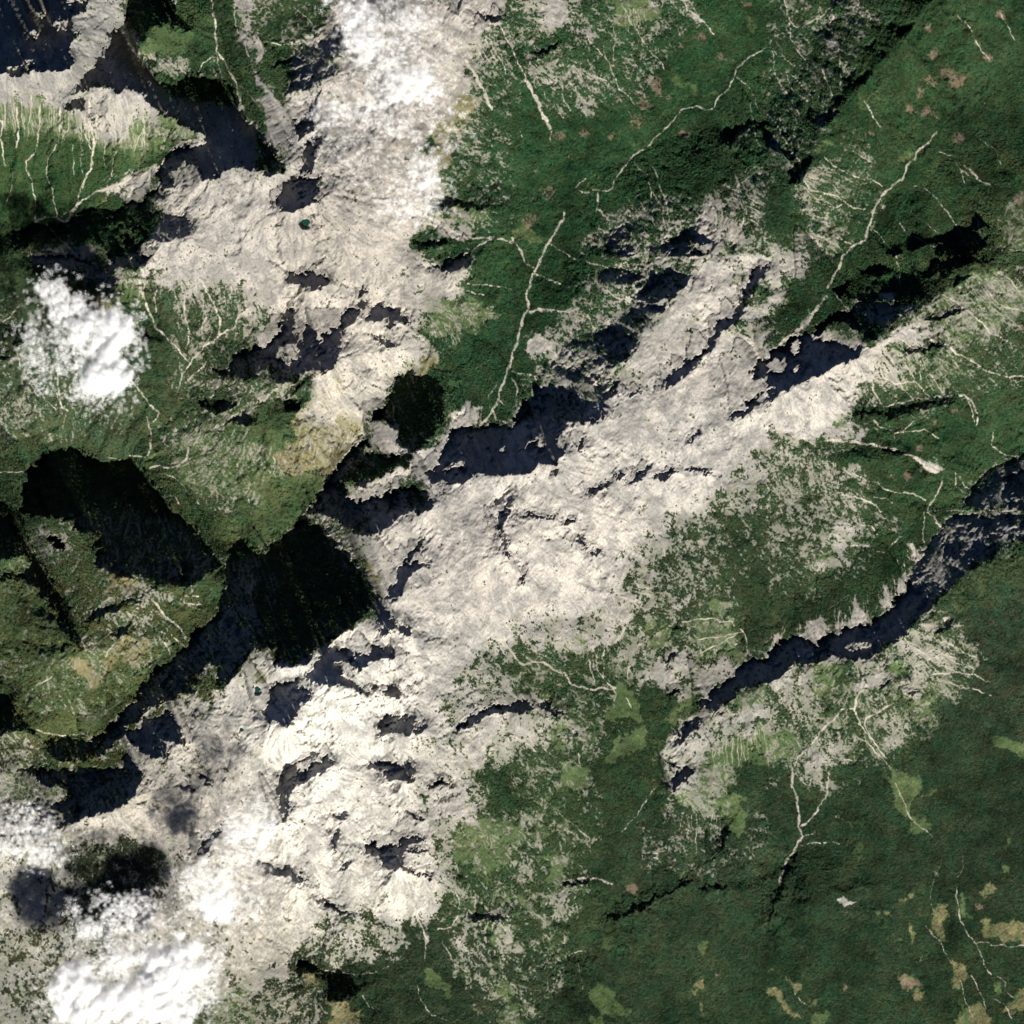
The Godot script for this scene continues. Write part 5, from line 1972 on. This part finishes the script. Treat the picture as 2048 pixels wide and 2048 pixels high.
	W(5, [1200,1230,1420,1210,1560,1230,1680,1290])
	W(6, [1470,1320,1600,1350,1690,1390])
	W(4, [1100,1170,1300,1070,1500,1180])
	W(4, [1100,1080,1250,1040,1400,1100,1560,1190])
	W(3, [1200,1000,1350,980,1480,1060,1570,1100])
	W(5, [680,1710,730,1720,860,1860,930,1932])
	W(5, [400,1650,330,1750,230,1850,200,1932])
	W(4, [570,1870,720,1880])
	W(4, [1390,160,1500,180,1540,260])
	W(4, [1180,520,1260,460,1380,560,1330,620])
	W(4, [1250,400,1330,460,1370,520])
	W(4, [1420,370,1440,440,1380,480])
	W(4, [1100,640,1200,640,1240,650])
	W(4, [1780,150,1720,260,1660,300])
	W(4, [1700,150,1860,180])
	D(-.6, [1050,600,1290,150,1390,20,1932,20,1932,120,1780,260,1500,460,1280,680])
	D(.3, [0,1290,560,1120,1060,900,1280,690,1932,200,1932,900,1500,1300,800,1900,0,1932])
	S([0,1280,0,1110,40,1020,100,960,220,940,330,980,370,1030,380,960,420,920,500,930,550,890,640,860,740,860,860,770,950,720,960,650,1050,600,1160,620,1230,660,1280,680,1160,770,1060,890,960,950,840,1060,720,1100,560,1110,540,1070,440,1100,370,1130,200,1130,80,1250])
	P([1060,590,1060,500,1110,450,1130,380,1200,270,1290,150,1340,200,1240,360,1180,460,1120,560])
	P([1280,670,1360,560,1440,420,1500,330,1600,300,1700,260,1780,250,1660,380,1500,460,1400,590])
	P([1380,100,1390,20,1932,20,1932,120,1870,130,1700,100,1640,160,1560,90,1480,60])
	L([570,1020,700,970,780,1000,640,1060])
	S([1240,920,1350,820,1400,830,1300,910])
	S([1350,290,1430,260,1440,330,1380,350])
	S([840,1330,900,1270,930,1260,900,1320])
	S([1010,1340,1060,1350,1130,1350,1090,1380])


func survey_south() -> void:
	T(0, 1536)
	R(.75, [0,0,1932,0,1932,1932,0,1932])
	R(.5, [130,0,1090,0,960,260,660,340,500,440,420,300,530,210,300,80])
	R(.4, [0,60,200,100,520,200,400,230,100,250,0,200])
	R(.88, [560,400,800,330,1000,250,1100,80,1932,0,1932,1100,1600,1100,1450,700,1200,620,1000,560,700,560,500,450])
	R(.22, [560,600,700,580,900,530,1100,560,1240,650,1200,850,900,990,650,900,500,750])
	R(.75, [0,680,200,680,200,900,120,1100,0,1150])
	R(.35, [500,900,900,990,850,1300,600,1300,450,1100])
	R(.55, [0,1200,500,1250,520,1450,450,1932,0,1932])
	R(.42, [1350,1932,1450,1750,1932,1600,1932,1932])
	R(.35, [700,1250,850,1300,840,1450,700,1450])
	G(.5, [0,20,200,60,540,180,400,240,100,250,0,200])
	G(.35, [1350,1932,1450,1750,1932,1600,1932,1932])
	TN(.6, [480,500,560,420,700,380,800,420,600,500,520,620])
	W(6, [0,60,100,110,200,150])
	D(-.55, [0,200,380,280,500,420,480,480,200,600,0,600])
	S([130,0,1090,0,1070,80,1040,160,960,260,880,300,800,330,660,340,560,400,500,440,490,330,420,300,380,280,530,210,460,130,380,130,300,80,200,20])
	S([1490,640,1520,560,1640,480,1720,380,1600,580,1540,660])
	S([1350,110,1440,130,1470,190,1400,150])
	S([1500,20,1600,110,1560,120])

	T(512, 1536)
	R(.2, [1400,400,1932,300,1932,1932,1450,1500])
	G(.16, [1400,400,1932,300,1932,1932,1450,1500])
	R(.97, [0,0,1180,0,1250,250,1330,420,1350,650,1380,850,1390,1100,1200,1190,1030,1180,940,1100,720,1110,500,1100,300,1400,0,1450])
	R(.87, [1180,0,1600,0,1640,300,1500,450,1450,600,1350,450])
	R(.6, [1600,0,1750,200,1700,400,1600,450])
	R(.5, [1350,450,1500,450,1500,900,1400,1050,1380,850])
	R(.55, [500,1100,750,1110,940,1180,1100,1230,1200,1270,1100,1450,900,1500,700,1500,500,1500,350,1400])
	R(.82, [0,1450,300,1400,300,1600,0,1620])
	R(.48, [0,1620,300,1620,500,1700,720,1800,800,1932,0,1932])
	R(.75, [1530,1100,1600,1080,1600,1250,1640,1380,1700,1600,1780,1760,1770,1820,1690,1680,1620,1480,1560,1380,1510,1330,1580,1250])
	R(.6, [1600,1100,1900,1100,1932,1170,1760,1150,1650,1180])
	R(.5, [1670,1000,1900,1000,1880,1080,1720,1060])
	R(.45, [1640,1200,1850,1200,1932,1300,1932,1480,1800,1400,1700,1500])
	R(.6, [1850,1150,1932,1150,1932,1400,1880,1300])
	TN(.9, [300,1590,370,1540,480,1580,500,1640,420,1690])
	TN(.85, [520,1740,680,1740,760,1850,800,1932,640,1932,560,1800])
	R(.08, [300,1590,370,1540,480,1580,500,1640,420,1690])
	R(.1, [520,1740,680,1740,760,1850,800,1932,640,1932,560,1800])
	MD([1280,1510,1340,1530,1400,1600,1490,1650,1460,1690,1360,1680,1270,1640])
	G(.7, [1740,1210,1840,1200,1840,1360,1790,1370])
	G(.55, [1600,400,1800,380,1932,420,1932,700,1750,900,1500,700,1500,560])
	G(.6, [1800,950,1900,950,1932,1000,1820,1010])
	G(.5, [1850,1600,1932,1560,1932,1932,1850,1900])
	TN(.5, [1000,850,1200,850,1230,900,1150,1000,1080,950])
	R(.7, [1000,850,1200,850,1230,900,1150,1000,1080,950])
	W(7, [1200,1090,1240,1180,1290,1290])
	R(.9, [1260,1270,1310,1270,1290,1340])
	W(4, [1280,1340,1270,1450])
	W(4, [1220,1640,1240,1750,1330,1870,1440,1900])
	W(6, [1530,1100,1480,1200,1370,1220])
	W(4, [1500,930,1540,1000,1520,1090])
	W(9, [900,950,960,1060])
	W(4, [500,1530,700,1560,880,1550,1000,1500])
	W(5, [800,1720,850,1790,930,1860])
	W(4, [1590,1540,1500,1480,1400,1300])
	D(.55, [0,0,1180,0,1380,850,1200,1190,700,1000,0,650])
	D(.3, [0,750,500,1050,700,1500,300,1450,0,1400])
	D(-.3, [840,1500,1250,1450,1500,1932,950,1932])
	S([170,100,200,0,320,0,350,40,400,0,550,0,440,50,380,110,310,100,260,160,240,200,240,380,200,400,190,290,170,230])
	S([940,40,1000,0,1180,0,1180,80,1090,80,1000,90])
	S([1270,120,1340,110,1410,80,1480,125,1400,120,1340,140])
	S([830,590,860,560,940,600,1000,590,1020,560,1060,590,1120,530,1200,500,1270,550,1180,560,1130,610,1250,600,1260,630,1150,620,1080,640,1120,720,1200,780,1310,800,1340,840,1270,810,1180,790,1090,740,1040,770,950,720,940,680,870,660])
	S([0,700,100,720,180,760,240,740,310,780,390,850,360,840,320,880,290,810,200,800,130,790])
	S([450,980,540,1000,650,1070,720,1110,600,1080,520,1030])
	S([290,1520,340,1450,430,1470,500,1530,540,1560,620,1520,700,1560,730,1640,830,1660,720,1720,620,1760,520,1720,540,1620,490,1560,400,1540,340,1560,310,1580])
	P([700,1740,780,1720,850,1800,920,1860,930,1932,840,1932,760,1850])
	S([640,750,700,700,730,710,660,760])
	S([1130,320,1280,370,1240,390,1170,360])
	S([580,660,590,460,640,460,610,560])
	S([590,340,680,340,690,370,620,380])
	S([1600,1110,1700,1090,1932,1110,1880,1130,1640,1150])

	T(1024, 1536)
	R(.2, [0,0,650,0,700,500,450,1100,300,1932,0,1932])
	G(.18, [0,0,650,0,700,500,450,1100,300,1932,0,1932])
	R(.2, [900,400,1932,300,1932,700,1000,800])
	G(.2, [650,1100,1932,900,1932,1932,600,1932])
	R(.5, [1260,120,1330,90,1460,0,1650,0,1720,100,1600,180,1600,340,1420,360,1270,300])
	R(.72, [1150,150,1170,0,1460,0,1440,60,1330,100,1280,180,1240,250,1220,370,1180,350])
	R(.6, [1220,370,1320,350,1340,550,1300,450])
	R(.5, [1500,480,1600,420,1550,600,1520,690,1500,560])
	R(.45, [1440,740,1510,710,1510,800,1460,850])
	R(.45, [180,0,360,0,300,90,200,60])
	R(.5, [0,0,100,0,0,150])
	R(.6, [40,370,230,360,150,450,130,520,270,540,280,600,200,640,110,520])
	R(.55, [330,680,410,660,400,720,330,720])
	R(.45, [0,700,200,680,130,850,80,920,0,830])
	R(.6, [280,1000,380,900,520,900,500,960,450,1080,420,1150,280,1130])
	R(.5, [100,1790,160,1800,150,1860,100,1850])
	R(.38, [510,1370,560,1350,600,1420,570,1510,540,1430])
	R(.45, [0,1200,60,1350,20,1500,0,1500])
	R(.3, [980,640,1120,640,1140,740,1000,740])
	G(.6, [1260,120,1330,90,1460,0,1650,0,1720,100,1600,180,1600,340,1420,360,1270,300])
	MD([1600,180,1720,240,1760,320,1770,440,1720,540,1670,520,1620,400,1600,320])
	GD([1320,825,35])
	G(.75, [380,0,600,0,590,80,480,140,380,110])
	G(.5, [220,250,330,140,280,230])
	G(.75, [0,400,80,430,100,560,0,560])
	G(.6, [200,700,450,640,410,740,330,910,280,900,290,780])
	MD([590,1710,640,1600,690,1640,760,1720,860,1830,840,1880,700,1880,620,1800])
	MD([600,1880,700,1880,660,1932,610,1932])
	G(.5, [690,1240,780,1250,740,1340,680,1320])
	G(.65, [860,1340,920,1330,970,1390,900,1380])
	MD([1400,1340,1430,1290,1470,1290,1490,1390,1460,1430])
	MDT([1370,1630,1410,1600,1450,1600,1450,1670,1410,1680])
	MDT([1360,1690,1380,1680,1410,1740,1395,1740])
	MDT([1400,1790,1430,1770,1450,1800,1420,1820])
	G(.55, [280,1320,340,1300,330,1380])
	G(.6, [0,980,80,960,120,1030,160,1060,60,1060])
	G(.65, [0,1800,80,1790,90,1932,0,1932])
	G(.4, [780,1390,950,1530,900,1530,800,1440])
	FAN(16, 1230,340,1600,360, 0,1, 230, 2.4)
	W(9, [430,850,530,835,640,835,700,860,760,875])
	W(3, [350,340,480,440,580,530,600,640])
	W(5, [1090,140,1020,230,940,360,830,480])
	W(4, [1390,450,1390,660])
	W(4, [1580,560,1520,700])
	W(4, [1000,640,1100,650])
	W(4, [1050,690,1090,680,1140,735])
	W(3, [1760,560,1840,690])
	W(4, [430,1420,500,1390,560,1380])
	W(3, [500,1480,540,1680])
	W(3, [170,1090,240,1160])
	SD([910,920,60, 1550,1580,30, 1600,1680,25])
	D(-.5, [380,1500,480,1410,500,1600,560,1800,560,1932,250,1932,300,1700])
	D(.25, [700,1150,1100,1000,1400,900,1932,950,1932,1932,900,1932])
	S([380,890,400,860,470,870,560,845,590,870,480,890])
	S([630,1200,700,1150,720,1110,790,1110,830,1090,920,1040,1010,1010,1060,970,1200,910,1300,850,1360,845,1290,880,1180,950,1080,990,1000,1060,860,1110,800,1140,720,1140])
	S([1400,920,1470,880,1640,890,1600,910,1500,900])
	S([1190,100,1240,20,1340,0,1370,20,1280,110,1220,170])
	S([1610,440,1650,430,1560,640,1510,700,1530,620])

	T(1536, 1536)
	R(.55, [190,0,450,0,470,100,440,200,380,200,330,150,230,160,200,60])
	R(.5, [450,200,560,130,650,60,640,110,530,210])
	R(.35, [480,330,560,320,540,400,470,400])
	R(.9, [510,1000,560,960,600,1000,680,1020,580,1050])
	R(.3, [0,60,100,60,80,150,0,160])
	MD([930,0,1000,20,1060,60,1140,140,1130,200,1090,260,1090,400,1030,380,980,320,950,220,930,140])
	MD([1140,160,1160,210,1230,210,1280,150,1300,180,1240,210,1150,230])
	G(.8, [1040,470,1080,410,1180,390,1220,440,1190,480,1090,520])
	W(4, [960,120,1000,190,1060,340,1090,400,1190,470,1260,540])
	W(8, [460,30,450,190,390,300,310,410,250,440])
	W(5, [250,590,350,570,470,565,560,580])
	W(5, [270,520,360,490])
	S([0,1100,60,960,100,870,120,760,160,690,140,800,110,930,50,1040,0,1200])
	MDT([1260,1030,1340,1020,1340,1120,1310,1320,1280,1260,1250,1120])
	MDT([1620,1180,1800,1180,1932,1160,1932,1310,1850,1320,1700,1290,1640,1250])
	MDT([1400,1490,1460,1500,1540,1570,1530,1600,1460,1610,1460,1700,1420,1690,1390,1620])
	MDT([1430,1840,1500,1810,1600,1750,1650,1830,1660,1900,1600,1932,1360,1932])
	MD([1440,1850,1500,1840,1570,1932,1450,1932])
	MDT([1900,1700,1932,1690,1932,1830,1840,1830,1800,1790])
	MDT([130,1580,160,1580,240,1650,200,1710])
	MDT([0,1660,100,1720,200,1840,270,1890,250,1910,150,1850,60,1760])
	MDT([1120,1660,1190,1690,1170,1770,1120,1730])
	MDT([870,1080,910,1070,930,1100,880,1120])
	MDT([820,1090,860,1100,840,1140])
	MDT([1010,990,1060,980,1040,1050])
	MDT([1070,940,1100,960,1080,1000])
	MDT([1630,910,1690,870,1730,900,1700,960,1640,960])
	MD([1440,960,1470,950,1500,1150,1470,1140])
	MD([1720,1660,1770,1630,1770,1720,1720,1720])
	MDT([1070,1240,1110,1240,1100,1300,1070,1290])
	MD([1770,760,1800,740,1830,765,1815,800,1780,795])
	MD([1800,545,1850,540,1840,575,1815,580])
	MDT([350,1760,380,1750,370,1820])
	MD([330,1880,400,1860,440,1880,410,1932,330,1932])
	SP([1000,1580,1040,1550,1060,1600,1140,1600,1130,1650,1090,1680,1010,1670])
	G(.45, [600,400,720,400,750,700,650,750,640,560])
	G(.4, [1110,1090,1180,1080,1190,1190,1140,1150])
	G(.35, [1380,1850,1440,1740,1500,1700,1490,1800])
	GD([40,1540,22, 860,1310,15, 960,1270,25, 1160,1450,35, 500,1890,25])
	SD([590,1680,50, 1600,1060,40, 1260,790,30, 1700,660,25, 600,1100,30])
	W(4, [1560,1325,1660,1325,1720,1350,1760,1340,1820,1360,1932,1320])
	W(4, [1730,1570,1800,1630,1800,1690,1860,1750])
	W(3, [1310,1320,1340,1390,1390,1490])
	W(3, [1320,690,1280,790,1240,900,1230,1040])
	W(4, [1190,1200,1300,1310])
	W(4, [1540,1570,1600,1680,1660,1830])
	W(4, [1720,1750,1790,1790,1850,1900])
	W(3, [1440,830,1470,780,1480,650])
	W(3, [1460,1610,1500,1780,1560,1890])
	W(4, [200,1710,260,1770,320,1810])
	D(.2, [0,1100,400,900,1000,900,1932,900,1932,1932,0,1932])
	D(-.3, [160,600,640,560,700,900,200,1050,110,900])
